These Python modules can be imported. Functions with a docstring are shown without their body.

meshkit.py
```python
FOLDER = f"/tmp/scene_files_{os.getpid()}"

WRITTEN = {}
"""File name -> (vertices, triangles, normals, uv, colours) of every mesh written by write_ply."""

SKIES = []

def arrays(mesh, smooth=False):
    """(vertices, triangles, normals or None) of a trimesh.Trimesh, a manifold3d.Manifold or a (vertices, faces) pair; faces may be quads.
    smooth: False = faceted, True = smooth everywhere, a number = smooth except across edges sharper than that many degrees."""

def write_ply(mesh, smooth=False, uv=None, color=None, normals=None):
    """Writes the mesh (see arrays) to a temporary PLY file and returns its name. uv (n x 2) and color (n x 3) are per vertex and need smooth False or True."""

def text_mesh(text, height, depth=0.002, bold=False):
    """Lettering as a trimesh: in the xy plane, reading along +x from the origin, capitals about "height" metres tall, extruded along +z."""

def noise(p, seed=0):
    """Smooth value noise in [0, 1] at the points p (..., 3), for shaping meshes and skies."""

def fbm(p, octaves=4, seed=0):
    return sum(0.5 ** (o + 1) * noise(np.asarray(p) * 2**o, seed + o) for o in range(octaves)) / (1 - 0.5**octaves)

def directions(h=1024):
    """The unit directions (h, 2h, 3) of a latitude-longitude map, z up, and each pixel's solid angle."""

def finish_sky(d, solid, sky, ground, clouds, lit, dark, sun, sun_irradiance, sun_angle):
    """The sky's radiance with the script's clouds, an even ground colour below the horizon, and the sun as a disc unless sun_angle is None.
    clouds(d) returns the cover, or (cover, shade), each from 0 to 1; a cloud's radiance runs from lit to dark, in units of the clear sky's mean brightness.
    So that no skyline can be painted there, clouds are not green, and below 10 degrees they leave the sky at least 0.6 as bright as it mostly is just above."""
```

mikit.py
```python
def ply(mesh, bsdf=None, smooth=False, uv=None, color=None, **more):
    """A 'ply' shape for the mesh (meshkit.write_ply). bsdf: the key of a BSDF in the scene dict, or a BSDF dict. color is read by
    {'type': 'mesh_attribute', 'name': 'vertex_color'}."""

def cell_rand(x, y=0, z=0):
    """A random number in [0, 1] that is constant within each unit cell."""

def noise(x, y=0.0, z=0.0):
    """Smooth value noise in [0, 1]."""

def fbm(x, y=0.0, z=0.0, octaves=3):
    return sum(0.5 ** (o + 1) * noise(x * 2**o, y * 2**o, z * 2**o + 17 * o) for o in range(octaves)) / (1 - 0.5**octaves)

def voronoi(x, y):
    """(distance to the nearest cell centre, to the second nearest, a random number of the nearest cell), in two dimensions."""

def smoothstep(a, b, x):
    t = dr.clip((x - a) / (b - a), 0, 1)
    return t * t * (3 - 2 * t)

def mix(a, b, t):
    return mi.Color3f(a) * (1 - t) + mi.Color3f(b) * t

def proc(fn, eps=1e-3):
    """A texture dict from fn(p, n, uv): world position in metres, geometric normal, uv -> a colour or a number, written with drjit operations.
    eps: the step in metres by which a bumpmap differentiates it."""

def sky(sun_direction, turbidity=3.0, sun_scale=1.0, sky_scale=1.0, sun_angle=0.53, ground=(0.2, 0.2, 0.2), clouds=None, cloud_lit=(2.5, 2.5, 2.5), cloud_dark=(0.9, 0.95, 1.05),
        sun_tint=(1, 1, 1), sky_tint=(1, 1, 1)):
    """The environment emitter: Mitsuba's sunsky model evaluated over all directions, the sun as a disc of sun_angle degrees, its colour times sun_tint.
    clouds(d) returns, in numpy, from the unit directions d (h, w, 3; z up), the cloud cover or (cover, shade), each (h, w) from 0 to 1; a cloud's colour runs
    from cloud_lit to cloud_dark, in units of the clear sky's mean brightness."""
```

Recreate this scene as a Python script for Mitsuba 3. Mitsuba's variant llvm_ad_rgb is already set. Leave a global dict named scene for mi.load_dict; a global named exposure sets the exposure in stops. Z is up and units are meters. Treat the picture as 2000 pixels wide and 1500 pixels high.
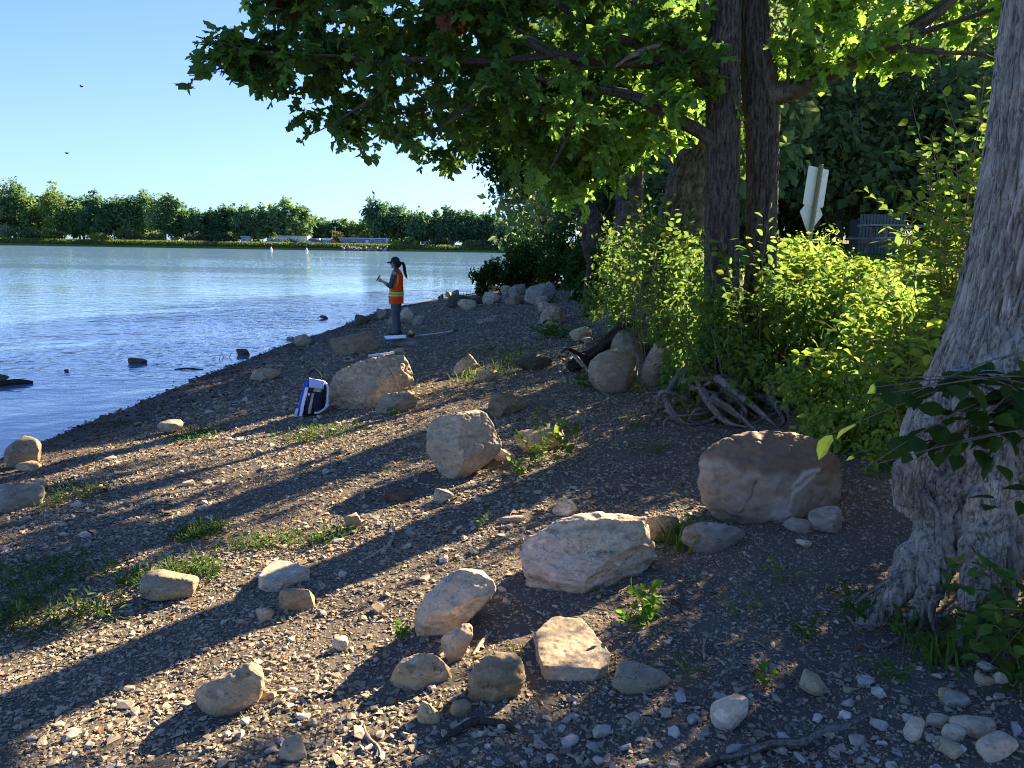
import math
import numpy as np
import trimesh
import drjit as dr
import mitsuba as mi
import mikit
import meshkit
import manifold3d as m3
from scipy.spatial import ConvexHull, cKDTree

scene, labels = {}, {}
T = mi.ScalarTransform4f

# ------------------------------------------------------------------ camera, sky, exposure
EYE = np.array([0.0, 0.0, 2.30])
PITCH, ROLL = math.radians(10.2), math.radians(0.9)
FWD = np.array([0, math.cos(PITCH), -math.sin(PITCH)])
UP0 = np.cross([1.0, 0, 0], FWD)
UP = -math.sin(ROLL) * np.array([1.0, 0, 0]) + math.cos(ROLL) * UP0
scene['camera'] = {'type': 'perspective', 'fov': 67.3, 'fov_axis': 'x', 'near_clip': 0.05, 'far_clip': 9000.0,
                   'to_world': T().look_at(origin=EYE.tolist(), target=(EYE + FWD).tolist(), up=UP.tolist())}
SUN_AZ, SUN_EL = math.radians(43.0), math.radians(27.0)
SUN = [math.sin(SUN_AZ) * math.cos(SUN_EL), math.cos(SUN_AZ) * math.cos(SUN_EL), math.sin(SUN_EL)]
scene['sky'] = mikit.sky(SUN, turbidity=2.2, sky_scale=0.36, ground=(0.12, 0.12, 0.09), sky_tint=(.76, .845, 1.22))
exposure = 4.45

# ------------------------------------------------------------------ materials
# Colours: VC reads a colour per vertex. Meshes whose colour is even over each piece (a leaf, a pebble) carry it packed into their uv instead (PACK), rocks and bark
# as brightness and warmth (GRADE): meshes without vertex attributes are joined by the renderer, which makes it several times faster.
VC = {'type': 'mesh_attribute', 'name': 'vertex_color'}


def unpack(p, n, uv):
    r = dr.floor(uv.x)
    return mi.Color3f(r * 1e-3, uv.x - r, uv.y)


def graded(p, n, uv):
    g = .84 + .32 * mikit.noise(p.x * 210, p.y * 210, p.z * 210)
    line = dr.abs(mikit.fbm(p.x * 11, p.y * 11, p.z * 15, 3) - .5)
    g *= 1 - .55 * mikit.smoothstep(.012, .003, line) * mikit.smoothstep(.5, .58, mikit.noise(p.x * 4, p.y * 4, p.z * 4 + 3))
    g *= 1 + .35 * mikit.smoothstep(.62, .72, mikit.fbm(p.x * 19, p.y * 19, p.z * 19, 3))
    return mi.Color3f(uv.x, uv.x * (.58 + .41 * uv.y), uv.x * uv.y) * g


def bark_graded(p, n, uv):
    # dark cracks between the strips of bark, grey weathered flecks
    w = mikit.noise(p.x * 6, p.y * 6, p.z * 2.2) * 1.6
    a = dr.abs(mikit.fbm(p.x * 42 + w, p.y * 42 - w, p.z * 3.4, 3) - .5)
    b = dr.abs(mikit.fbm(p.x * 90 + w, p.y * 90, p.z * 9, 2) - .5)
    g = (1 - .52 * mikit.smoothstep(.055, .010, a)) * (1 - .35 * mikit.smoothstep(.05, .0, b)) * (.84 + .32 * mikit.noise(p.x * 160, p.y * 160, p.z * 60))
    g *= 1.08 + .3 * mikit.smoothstep(.58, .7, mikit.fbm(p.x * 15, p.y * 15, p.z * 8, 3))
    return mi.Color3f(uv.x, uv.x * (.58 + .41 * uv.y), uv.x * uv.y) * g


PACK, GRADE, BARK_GRADE = mikit.proc(unpack), mikit.proc(graded), mikit.proc(bark_graded)


def leaf_bsdf(trans, rough=0.42):
    return {'type': 'principledthin', 'base_color': PACK, 'roughness': rough, 'diff_trans': trans, 'eta': 1.4}


def n_(x, y, z, f):
    return mikit.noise(x * f, y * f, z * f)


def rock_bump(p, n, uv):
    return mikit.fbm(p.x * 60, p.y * 60, p.z * 60, 3) + 0.6 * mikit.fbm(p.x * 17, p.y * 17, p.z * 17, 2)


def water_bump(p, n, uv):
    x, y = p.x, p.y
    far = mikit.smoothstep(15, 70, y)
    w = mikit.fbm(x * 1.1 + y * .5, y * 2.2 - x * .3, 0.0, 3) * 0.021
    w += mikit.fbm(x * 4.0 - y * 1.6, y * 6.5 + x * 1.1, 3.0, 2) * 0.009
    w += mikit.noise(x * 11 + y * 3, y * 15 - x * 4, 7.0) * 0.0035 * (1 - far)
    gust = 0.45 + 0.9 * mikit.smoothstep(.35, .65, mikit.fbm(x * .03, y * .11, 5.0, 3))
    return w * gust * (1 - .5 * far)


def bark_bump(p, n, uv):
    return mikit.fbm(p.x * 45, p.y * 45, p.z * 9, 3) + .5 * mikit.fbm(p.x * 140, p.y * 140, p.z * 60, 2)


scene['leaf_material'] = leaf_bsdf(1.15)
scene['far_leaf_material'] = leaf_bsdf(1.0, 0.7)
scene['leaf_thin_material'] = leaf_bsdf(1.3, 0.5)
for name_, tex_ in (('', PACK), ('_vertex', VC), ('_graded', GRADE)):
    scene['matte_material' + name_] = {'type': 'twosided', 'bsdf': {'type': 'principled', 'base_color': tex_, 'roughness': 0.85, 'specular': 0.25}}
    scene['rock_material' + name_] = {'type': 'twosided', 'bsdf': {'type': 'principled', 'base_color': tex_, 'roughness': 0.75, 'specular': 0.35}}
    scene['bark_material' + name_] = {'type': 'twosided', 'bsdf': {'type': 'principled', 'base_color': BARK_GRADE if tex_ is GRADE else tex_, 'roughness': 0.9, 'specular': 0.2}}
scene['soil_material'] = {'type': 'twosided', 'bsdf': {'type': 'bumpmap', 'bump': mikit.proc(rock_bump, eps=2e-3), 'scale': 0.008,
                          'bsdf': {'type': 'principled', 'base_color': VC, 'roughness': 0.9, 'specular': 0.2}}}
scene['water_material'] = {'type': 'bumpmap', 'bump': mikit.proc(water_bump, eps=1.5e-2), 'scale': 1.0,
                           'bsdf': {'type': 'principled', 'base_color': {'type': 'rgb', 'value': [0.055, 0.115, 0.20]}, 'roughness': 0.07, 'specular': 0.6}}
scene['gloss_material'] = {'type': 'twosided', 'bsdf': {'type': 'principled', 'base_color': PACK, 'roughness': 0.35, 'specular': 0.5}}


# ------------------------------------------------------------------ helpers
def tag(key, label=None, category=None, group=None, kind=None):
    d = labels.setdefault(key, {})
    for k, v in (('label', label), ('category', category), ('group', group), ('kind', kind)):
        if v:
            d[k] = v


USED = {}


def numbered(name, parent=None):
    full = (parent + '__' if parent else '') + name
    k = USED.get(full, 0)
    USED[full] = k + 1
    return full if k == 0 else '%s_%03d' % (full, k)


def col(c, n):
    return np.broadcast_to(np.asarray(c, float), (n, 3))


def put(name, mesh, mat, color, parent=None, smooth=False, key=None):
    """One entry of the scene from (vertices, faces) or a trimesh; color: one for all or one per vertex."""
    if not isinstance(mesh, tuple):
        mesh = (np.asarray(mesh.vertices), np.asarray(mesh.faces))
    key = key or numbered(name, parent)
    v, f = np.asarray(mesh[0], float), np.asarray(mesh[1], int)
    c = np.array(col(color, len(v)), float)
    m = trimesh.Trimesh(v, f, process=False)
    if mat == 'soil_material':
        scene[key] = mikit.ply(m, mat, smooth=smooth, color=c)
    elif np.abs(c[f] - c[f[:, :1]]).max() < 1e-6:
        scene[key] = mikit.ply(m, mat, smooth=smooth, uv=pack(c))
    elif mat in ('rock_material', 'bark_material') and key != 'boulder':
        scene[key] = mikit.ply(m, mat + '_graded', smooth=smooth, uv=np.c_[c[:, 0], c[:, 2] / c[:, 0]])
    else:
        scene[key] = mikit.ply(m, mat + '_vertex', smooth=smooth, color=c)
    return key


def pack(c):
    c = np.clip(np.asarray(c, float), 0, .999)
    return np.c_[np.floor(c[:, 0] * 1000) + np.clip(c[:, 1], .001, .999), c[:, 2]]


def unit(v):
    v = np.asarray(v, float)
    return v / np.maximum(np.linalg.norm(v, axis=-1, keepdims=True), 1e-12)


def join(parts):
    vs, fs, o = [], [], 0
    for v, f in parts:
        vs.append(v)
        fs.append(np.asarray(f) + o)
        o += len(v)
    return np.vstack(vs), np.vstack(fs)


def box(size, centre=(0, 0, 0), rot=None, bevel=0.0):
    s = np.asarray(size, float) / 2
    if bevel:
        b = min(bevel, s.min() * .9)
        p = [(sx * (s[0] - (b if k != 0 else 0)), sy * (s[1] - (b if k != 1 else 0)), sz * (s[2] - (b if k != 2 else 0)))
             for sx in (-1, 1) for sy in (-1, 1) for sz in (-1, 1) for k in range(3)]
        m = trimesh.convex.convex_hull(np.array(p))
    else:
        m = trimesh.creation.box(2 * s)
    v = np.array(m.vertices)
    if rot is not None:
        v = v @ np.asarray(rot).T
    return v + np.asarray(centre), np.array(m.faces)


def rotz(a):
    return np.array([[math.cos(a), -math.sin(a), 0], [math.sin(a), math.cos(a), 0], [0, 0, 1.0]])


def rotx(a):
    return np.array([[1.0, 0, 0], [0, math.cos(a), -math.sin(a)], [0, math.sin(a), math.cos(a)]])


def roty(a):
    return np.array([[math.cos(a), 0, math.sin(a)], [0, 1.0, 0], [-math.sin(a), 0, math.cos(a)]])


def curve(pts, n):
    """Catmull-Rom through the control points (any number of columns), n samples."""
    p = np.asarray(pts, float)
    p = np.vstack([2 * p[0] - p[1], p, 2 * p[-1] - p[-2]])
    t = np.linspace(0, len(p) - 3 - 1e-9, n)
    i = t.astype(int)
    t = (t - i)[:, None]
    a, b, c, d = p[i], p[i + 1], p[i + 2], p[i + 3]
    return .5 * (2 * b + (c - a) * t + (2 * a - 5 * b + 4 * c - d) * t * t + (3 * b - a - 3 * c + d) * t ** 3)


def tube(path, radii, sides=8, closed=True):
    """A tube along a path with a radius per point; its ends are capped."""
    p = np.asarray(path, float)
    r = np.broadcast_to(np.asarray(radii, float), len(p))
    t = unit(np.gradient(p, axis=0))
    u = np.zeros_like(t)
    a = np.array([0, 0, 1.0]) if abs(t[0, 2]) < .9 else np.array([1.0, 0, 0])
    u[0] = unit(np.cross(t[0], a))
    for k in range(1, len(p)):
        u[k] = unit(u[k - 1] - t[k] * (u[k - 1] @ t[k]))
    w = np.cross(t, u)
    ang = np.arange(sides) * 2 * math.pi / sides
    v = p[:, None] + r[:, None, None] * (np.cos(ang)[None, :, None] * u[:, None] + np.sin(ang)[None, :, None] * w[:, None])
    n = len(p)
    i, j = np.meshgrid(np.arange(n - 1), np.arange(sides), indexing='ij')
    a, b = i * sides + j, i * sides + (j + 1) % sides
    f = np.concatenate([np.stack([a, b, b + sides], -1).reshape(-1, 3), np.stack([a, b + sides, a + sides], -1).reshape(-1, 3)])
    v = v.reshape(-1, 3)
    if closed:
        k = np.arange(sides)
        f = np.vstack([f, np.stack([(k + 1) % sides, k, k * 0 + n * sides], -1), np.stack([(n - 1) * sides + k, (n - 1) * sides + (k + 1) % sides, k * 0 + n * sides + 1], -1)])
        v = np.vstack([v, p[:1], p[-1:]])
    return v, f


def fbm(p, o=3, seed=0):
    return meshkit.fbm(p, o, seed)


def vnormals(v, f):
    n = np.zeros_like(v)
    c = np.cross(v[f[:, 1]] - v[f[:, 0]], v[f[:, 2]] - v[f[:, 0]])
    for k in range(3):
        np.add.at(n, f[:, k], c)
    return unit(n)


def relax(v, f, its, lam=.5):
    import scipy.sparse as sp
    e = np.vstack([f[:, [0, 1]], f[:, [1, 2]], f[:, [2, 0]]])
    a = sp.coo_matrix((np.ones(len(e) * 2), (np.r_[e[:, 0], e[:, 1]], np.r_[e[:, 1], e[:, 0]])), shape=(len(v), len(v))).tocsr()
    a.data[:] = 1
    d = np.asarray(a.sum(1)).ravel()
    for _ in range(its):
        v = v + lam * (a @ v / d[:, None] - v)
    return v


SH_Y=[-20,0,12,15.5,19,21,27,33,38,60,120,240]
SH_X=[-5.3,-5.3,-5.35,-5.25,-5.05,-4.85,-4.6,-3.3,-1.8,6,28,80]
BK_Y=[-20,1.5,2.6,3.2,4.5,6.5,7.5,9,12,16,22,26,29,33,38,60,240]
BK_X=[2.6,2.2,1.9,1.75,1.95,1.75,1.55,1.35,1.35,1.4,1.6,1.8,1.9,2.0,2.6,8.5,83]
PL_Y=[-20,2,5,9,14,22,30,60]
PL_Z=[1.3,1.3,1.5,1.75,1.95,2.1,2.3,3.6]
def ground_z(x,y,rough=True):
    x=np.asarray(x,float); y=np.asarray(y,float)
    s=x-np.interp(y,SH_Y,SH_X)
    s=s+.16*(meshkit.noise(np.stack([x*.9,y*.9,x*0+3.3],-1))-.5)*np.clip(1.5-abs(s)*.2,0,1)
    z=np.where(s<0,np.maximum(.16*s,-2.5),.115*np.minimum(s,7.5))
    b=x-np.interp(y,BK_Y,BK_X)
    t=np.clip(b/1.5,0,1); t=t*t*(3-2*t)
    pl=np.interp(y,PL_Y,PL_Z)+.12*np.clip((b-1.5)/6,0,1)
    z=z+(np.maximum(pl,z)-z)*t
    far=np.clip((y-(238+10*np.sin(x*.013+.6)+5*np.sin(x*.031)))/6,0,1)
    z=np.where(y>200,np.maximum(z,-2.5+4.1*far*far*(3-2*far)),z)
    if rough:
        p=np.stack([x,y,x*0],-1)
        near=np.clip((60-y)/30,0,1)*(y>-5)
        z=z+near*(.05*(meshkit.fbm(p*1.6,3)-.5)+.022*(meshkit.fbm(p*7,2,5)-.5))*np.clip(s+.4,0,1)
    return z



def gz(x, y, rough=True):
    return float(ground_z(np.array([float(x)]), np.array([float(y)]), rough)[0])


# ------------------------------------------------------------------ ground and water
def axis(*bands):
    out = []
    for a, b, s in bands:
        out.append(np.arange(a, b, s))
    return np.unique(np.concatenate(out + [[bands[-1][1]]]))


gx = axis((-3200, -400, 400), (-400, -60, 12), (-60, -14, 2), (-14, -6.2, .3), (-6.2, 3.6, .09), (3.6, 16, .25), (16, 60, 2), (60, 400, 12), (400, 3200, 400))
gy = axis((-120, -20, 10), (-20, 1.4, .6), (1.4, 12, .09), (12, 22, .18), (22, 44, .25), (44, 90, 1.5), (90, 226, 8), (226, 262, 2), (262, 400, 20), (400, 5200, 400))
GX, GY = np.meshgrid(gx, gy)
GZ = ground_z(GX.ravel(), GY.ravel())
gv = np.stack([GX.ravel(), GY.ravel(), GZ], -1)
ni, nj = len(gy), len(gx)
ii, jj = np.meshgrid(np.arange(ni - 1), np.arange(nj - 1), indexing='ij')
q = (ii * nj + jj).ravel()
gf = np.vstack([np.stack([q, q + 1, q + nj + 1], -1), np.stack([q, q + nj + 1, q + nj], -1)])
soil = np.array([.082, .071, .058]) * (.65 + .7 * fbm(gv * [6, 6, 0], 3, 2))[:, None]
grass = np.array([.085, .125, .03]) * (.7 + .6 * fbm(gv * [1.3, 1.3, 0], 3, 8))[:, None]
bank = gv[:, 0] - np.interp(gv[:, 1], BK_Y, BK_X) + .5 * (fbm(gv * [2, 2, 0], 2, 4) - .5)
gm = np.clip((bank - .75) / .2, 0, 1)[:, None]
gm = np.where((gv[:, 1] > 200)[:, None], 1.0, gm)
put('ground', (gv, gf), 'soil_material', soil * (1 - gm) + grass * gm, smooth=True)
tag('ground', kind='structure')
wx, wy = axis((-3200, -200, 500), (-200, 200, 20), (200, 3200, 500)), axis((-120, 400, 20))
WX, WY = np.meshgrid(wx, wy)
ii, jj = np.meshgrid(np.arange(len(wy) - 1), np.arange(len(wx) - 1), indexing='ij')
q = (ii * len(wx) + jj).ravel()
put('water', (np.stack([WX.ravel(), WY.ravel(), WX.ravel() * 0], -1), np.vstack([np.stack([q, q + 1, q + len(wx) + 1], -1), np.stack([q, q + len(wx) + 1, q + len(wx)], -1)])), 'water_material', (0, 0, 0), smooth=True)
tag('water', kind='structure')

# ------------------------------------------------------------------ rocks
KEY_ROCKS=[
('boulder','rounded dark red-brown boulder with pale veins beside the bleached roots of the big trunk','red',[(1.069,4.324,0.993),(1.069,4.324,1.101),(1.118,4.324,1.172),(1.247,4.324,1.241),(1.421,4.324,1.293),(1.628,4.324,1.290),(1.779,4.324,1.244),(1.890,4.324,1.160),(1.945,4.324,1.053),(1.964,4.324,0.914),(1.893,4.251,0.799),(1.722,4.156,0.778),(1.559,4.101,0.759),(1.398,4.129,0.740),(1.210,4.291,0.720),(1.100,4.324,0.821),(1.160,4.184,1.112),(1.282,4.224,1.177),(1.505,4.204,1.201),(1.713,4.204,1.130),(1.138,4.164,0.908),(1.323,4.104,0.901),(1.523,4.104,0.904),(1.751,4.184,0.941),(1.425,4.104,1.066),(1.249,4.572,0.920),(1.248,4.572,1.011),(1.286,4.572,1.072),(1.388,4.572,1.130),(1.526,4.572,1.174),(1.691,4.572,1.171),(1.811,4.572,1.132),(1.900,4.572,1.061),(1.943,4.572,0.970),(1.958,4.572,0.852),(1.928,4.572,0.759),(1.822,4.572,0.712),(1.706,4.572,0.678),(1.563,4.572,0.671),(1.369,4.572,0.705),(1.274,4.572,0.775)],0.01,3,0.019),
('boulder_001','large pinkish layered boulder with a flat sunlit top, nearest of the big ones','gneiss',[(0.050,3.659,0.765),(0.054,3.659,0.827),(0.165,3.659,0.916),(0.228,3.659,0.965),(0.342,3.659,0.991),(0.520,3.659,0.999),(0.679,3.659,0.983),(0.693,3.659,0.911),(0.746,3.659,0.763),(0.728,3.659,0.713),(0.549,3.491,0.643),(0.434,3.457,0.631),(0.288,3.475,0.614),(0.105,3.564,0.593),(0.098,3.659,0.675),(0.221,3.379,0.928),(0.590,3.419,0.887),(0.242,3.359,0.724),(0.510,3.399,0.720),(0.126,3.539,0.777),(0.142,3.890,0.673),(0.145,3.890,0.726),(0.233,3.890,0.801),(0.283,3.890,0.843),(0.374,3.890,0.866),(0.517,3.890,0.872),(0.643,3.890,0.859),(0.654,3.890,0.797),(0.697,3.890,0.671),(0.682,3.890,0.628),(0.560,3.890,0.528),(0.468,3.890,0.503),(0.344,3.890,0.496),(0.188,3.890,0.515),(0.180,3.890,0.597)],0.01,0,0.018),
('boulder_002','blocky grey-tan boulder with a faceted front standing upright mid beach','tan',[(-0.657,5.729,0.738),(-0.649,5.729,0.949),(-0.582,5.729,1.006),(-0.426,5.729,1.040),(-0.239,5.729,1.083),(-0.184,5.729,1.048),(-0.120,5.729,0.929),(-0.072,5.729,0.821),(-0.078,5.729,0.740),(-0.168,5.729,0.644),(-0.286,5.729,0.581),(-0.377,5.606,0.538),(-0.467,5.576,0.530),(-0.583,5.729,0.609),(-0.451,5.469,0.955),(-0.427,5.449,0.709),(-0.217,5.599,0.986),(-0.364,5.679,1.028),(-0.261,5.609,0.637),(-0.601,5.927,0.698),(-0.594,5.927,0.872),(-0.543,5.927,0.920),(-0.421,5.927,0.948),(-0.276,5.927,0.983),(-0.233,5.927,0.954),(-0.184,5.927,0.855),(-0.146,5.927,0.766),(-0.152,5.927,0.699),(-0.221,5.927,0.620),(-0.313,5.927,0.568),(-0.389,5.927,0.526),(-0.463,5.927,0.511),(-0.543,5.927,0.591)],0.012,0,0.014),
('boulder_003','big cracked tan boulder with a blue and white bag leaning on it','tan',[(-2.178,8.859,0.414),(-2.158,8.859,0.702),(-2.064,8.859,0.843),(-1.793,8.859,0.944),(-1.584,8.859,0.996),(-1.434,8.859,1.034),(-1.267,8.859,1.043),(-1.197,8.859,0.917),(-1.150,8.859,0.761),(-1.170,8.859,0.565),(-1.212,8.859,0.491),(-1.574,8.589,0.402),(-1.823,8.659,0.371),(-2.076,8.859,0.385),(-1.488,8.539,0.904),(-1.534,8.499,0.500),(-2.043,8.739,0.605),(-1.298,8.709,0.532),(-1.766,8.719,0.906),(-2.109,9.161,0.410),(-2.094,9.161,0.648),(-2.021,9.161,0.765),(-1.811,9.161,0.848),(-1.648,9.161,0.891),(-1.532,9.161,0.923),(-1.403,9.161,0.930),(-1.348,9.161,0.826),(-1.312,9.161,0.696),(-1.328,9.161,0.534),(-1.361,9.161,0.473),(-1.680,9.161,0.376),(-1.867,9.161,0.363),(-2.030,9.161,0.386)],0.014,0,0.03),
('rock','pale wedge-shaped rock leaning over a small triangular slab in the foreground','pale',[(-0.426,3.220,0.624),(-0.416,3.220,0.686),(-0.375,3.220,0.748),(-0.301,3.220,0.835),(-0.215,3.220,0.884),(-0.112,3.220,0.903),(-0.078,3.220,0.858),(-0.052,3.220,0.785),(-0.072,3.220,0.753),(-0.134,3.220,0.685),(-0.214,3.220,0.602),(-0.281,3.149,0.548),(-0.347,3.127,0.541),(-0.406,3.186,0.535),(-0.270,3.070,0.805),(-0.084,3.120,0.836),(-0.291,3.060,0.645),(-0.350,3.160,0.741),(-0.395,3.341,0.579),(-0.388,3.341,0.631),(-0.355,3.341,0.682),(-0.298,3.341,0.754),(-0.231,3.341,0.796),(-0.151,3.341,0.811),(-0.124,3.341,0.773),(-0.104,3.341,0.713),(-0.120,3.341,0.686),(-0.168,3.341,0.630),(-0.230,3.341,0.562),(-0.288,3.341,0.509),(-0.342,3.341,0.493),(-0.383,3.341,0.516)],0.008,1,0.01),
('rock_001','small pale triangular slab propped against the wedge-shaped rock','pale',[(-0.295,2.965,0.677),(-0.239,2.965,0.720),(-0.155,2.965,0.776),(-0.135,2.965,0.749),(-0.154,2.965,0.670),(-0.186,2.965,0.598),(-0.219,2.927,0.555),(-0.256,2.965,0.590),(-0.225,2.915,0.660),(-0.183,2.915,0.729),(-0.257,2.925,0.672),(-0.275,2.998,0.657),(-0.233,2.998,0.692),(-0.169,2.998,0.737),(-0.154,2.998,0.715),(-0.169,2.998,0.652),(-0.193,2.998,0.593),(-0.220,2.998,0.565),(-0.246,2.998,0.587)],0.008,1,0.005),
('rock_002','flat-topped yellowish rock beside the brown cone-shaped stone','yellow',[(-0.473,2.805,0.592),(-0.446,2.805,0.652),(-0.417,2.805,0.688),(-0.358,2.805,0.709),(-0.297,2.805,0.712),(-0.257,2.805,0.682),(-0.218,2.805,0.639),(-0.220,2.805,0.590),(-0.259,2.768,0.548),(-0.320,2.735,0.544),(-0.418,2.748,0.529),(-0.447,2.781,0.531),(-0.426,2.725,0.618),(-0.294,2.715,0.600),(-0.226,2.755,0.633),(-0.453,2.882,0.551),(-0.432,2.882,0.600),(-0.410,2.882,0.630),(-0.365,2.882,0.647),(-0.318,2.882,0.649),(-0.287,2.882,0.625),(-0.257,2.882,0.589),(-0.258,2.882,0.549),(-0.292,2.882,0.521),(-0.342,2.882,0.499),(-0.418,2.882,0.494),(-0.436,2.882,0.513)],0.008,1,0.006),
('rock_003','brown cone-shaped rock between the yellowish rock and the flat square slab','brown',[(-0.154,2.680,0.635),(-0.150,2.680,0.699),(-0.119,2.680,0.748),(-0.052,2.680,0.791),(0.026,2.680,0.792),(0.059,2.680,0.759),(0.072,2.680,0.692),(0.061,2.680,0.638),(0.028,2.658,0.579),(-0.029,2.609,0.578),(-0.086,2.614,0.569),(-0.137,2.666,0.561),(-0.068,2.600,0.768),(-0.012,2.600,0.779),(-0.076,2.580,0.677),(0.027,2.610,0.712),(-0.020,2.580,0.699),(-0.129,2.757,0.594),(-0.126,2.757,0.647),(-0.102,2.757,0.687),(-0.050,2.757,0.723),(0.009,2.757,0.724),(0.035,2.757,0.697),(0.045,2.757,0.641),(0.037,2.757,0.597),(0.012,2.757,0.562),(-0.033,2.757,0.534),(-0.078,2.757,0.530),(-0.116,2.757,0.551)],0.008,1,0.01),
('rock_004','flat square tan slab with a pitted top lying on the gravel','slab',[(0.111,3.105,0.680),(0.187,3.162,0.687),(0.301,3.172,0.701),(0.338,3.079,0.705),(0.376,2.927,0.707),(0.408,2.821,0.712),(0.391,2.750,0.706),(0.321,2.685,0.701),(0.230,2.642,0.693),(0.168,2.629,0.683),(0.152,2.687,0.680),(0.122,2.874,0.677),(0.111,3.105,0.565),(0.187,3.162,0.572),(0.301,3.172,0.586),(0.338,3.079,0.590),(0.376,2.927,0.592),(0.408,2.821,0.597),(0.391,2.750,0.591),(0.321,2.685,0.586),(0.230,2.642,0.578),(0.168,2.629,0.568),(0.152,2.687,0.565),(0.122,2.874,0.562)],0.007,0,0.008),
('rock_005','tan rock with a sloping sunlit top and shaded face, alone near the front edge','tan2',[(-1.243,2.780,0.510),(-1.230,2.780,0.548),(-1.185,2.780,0.588),(-1.112,2.780,0.629),(-1.020,2.780,0.675),(-0.973,2.780,0.680),(-0.958,2.780,0.647),(-0.957,2.780,0.570),(-0.981,2.780,0.503),(-1.021,2.731,0.464),(-1.094,2.710,0.455),(-1.178,2.746,0.447),(-1.226,2.780,0.476),(-1.154,2.720,0.614),(-0.979,2.650,0.637),(-0.998,2.660,0.545),(-1.121,2.680,0.517),(-1.244,2.868,0.462),(-1.234,2.868,0.493),(-1.200,2.868,0.527),(-1.143,2.868,0.561),(-1.071,2.868,0.598),(-1.035,2.868,0.602),(-1.024,2.868,0.575),(-1.023,2.868,0.512),(-1.041,2.868,0.456),(-1.087,2.868,0.422),(-1.151,2.868,0.403),(-1.205,2.868,0.417),(-1.231,2.868,0.435)],0.008,1,0.009),
('rock_006','pale flat-topped rock at the edge of the weeds','pale',[(-1.364,3.917,0.508),(-1.372,4.040,0.506),(-1.353,4.162,0.507),(-1.268,4.125,0.519),(-1.095,3.980,0.537),(-1.081,3.906,0.542),(-1.159,3.845,0.533),(-1.191,3.788,0.531),(-1.279,3.835,0.519),(-1.364,3.917,0.393),(-1.372,4.040,0.391),(-1.353,4.162,0.392),(-1.268,4.125,0.404),(-1.095,3.980,0.422),(-1.081,3.906,0.427),(-1.159,3.845,0.418),(-1.191,3.788,0.416),(-1.279,3.835,0.404)],0.008,0,0.006),
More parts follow.
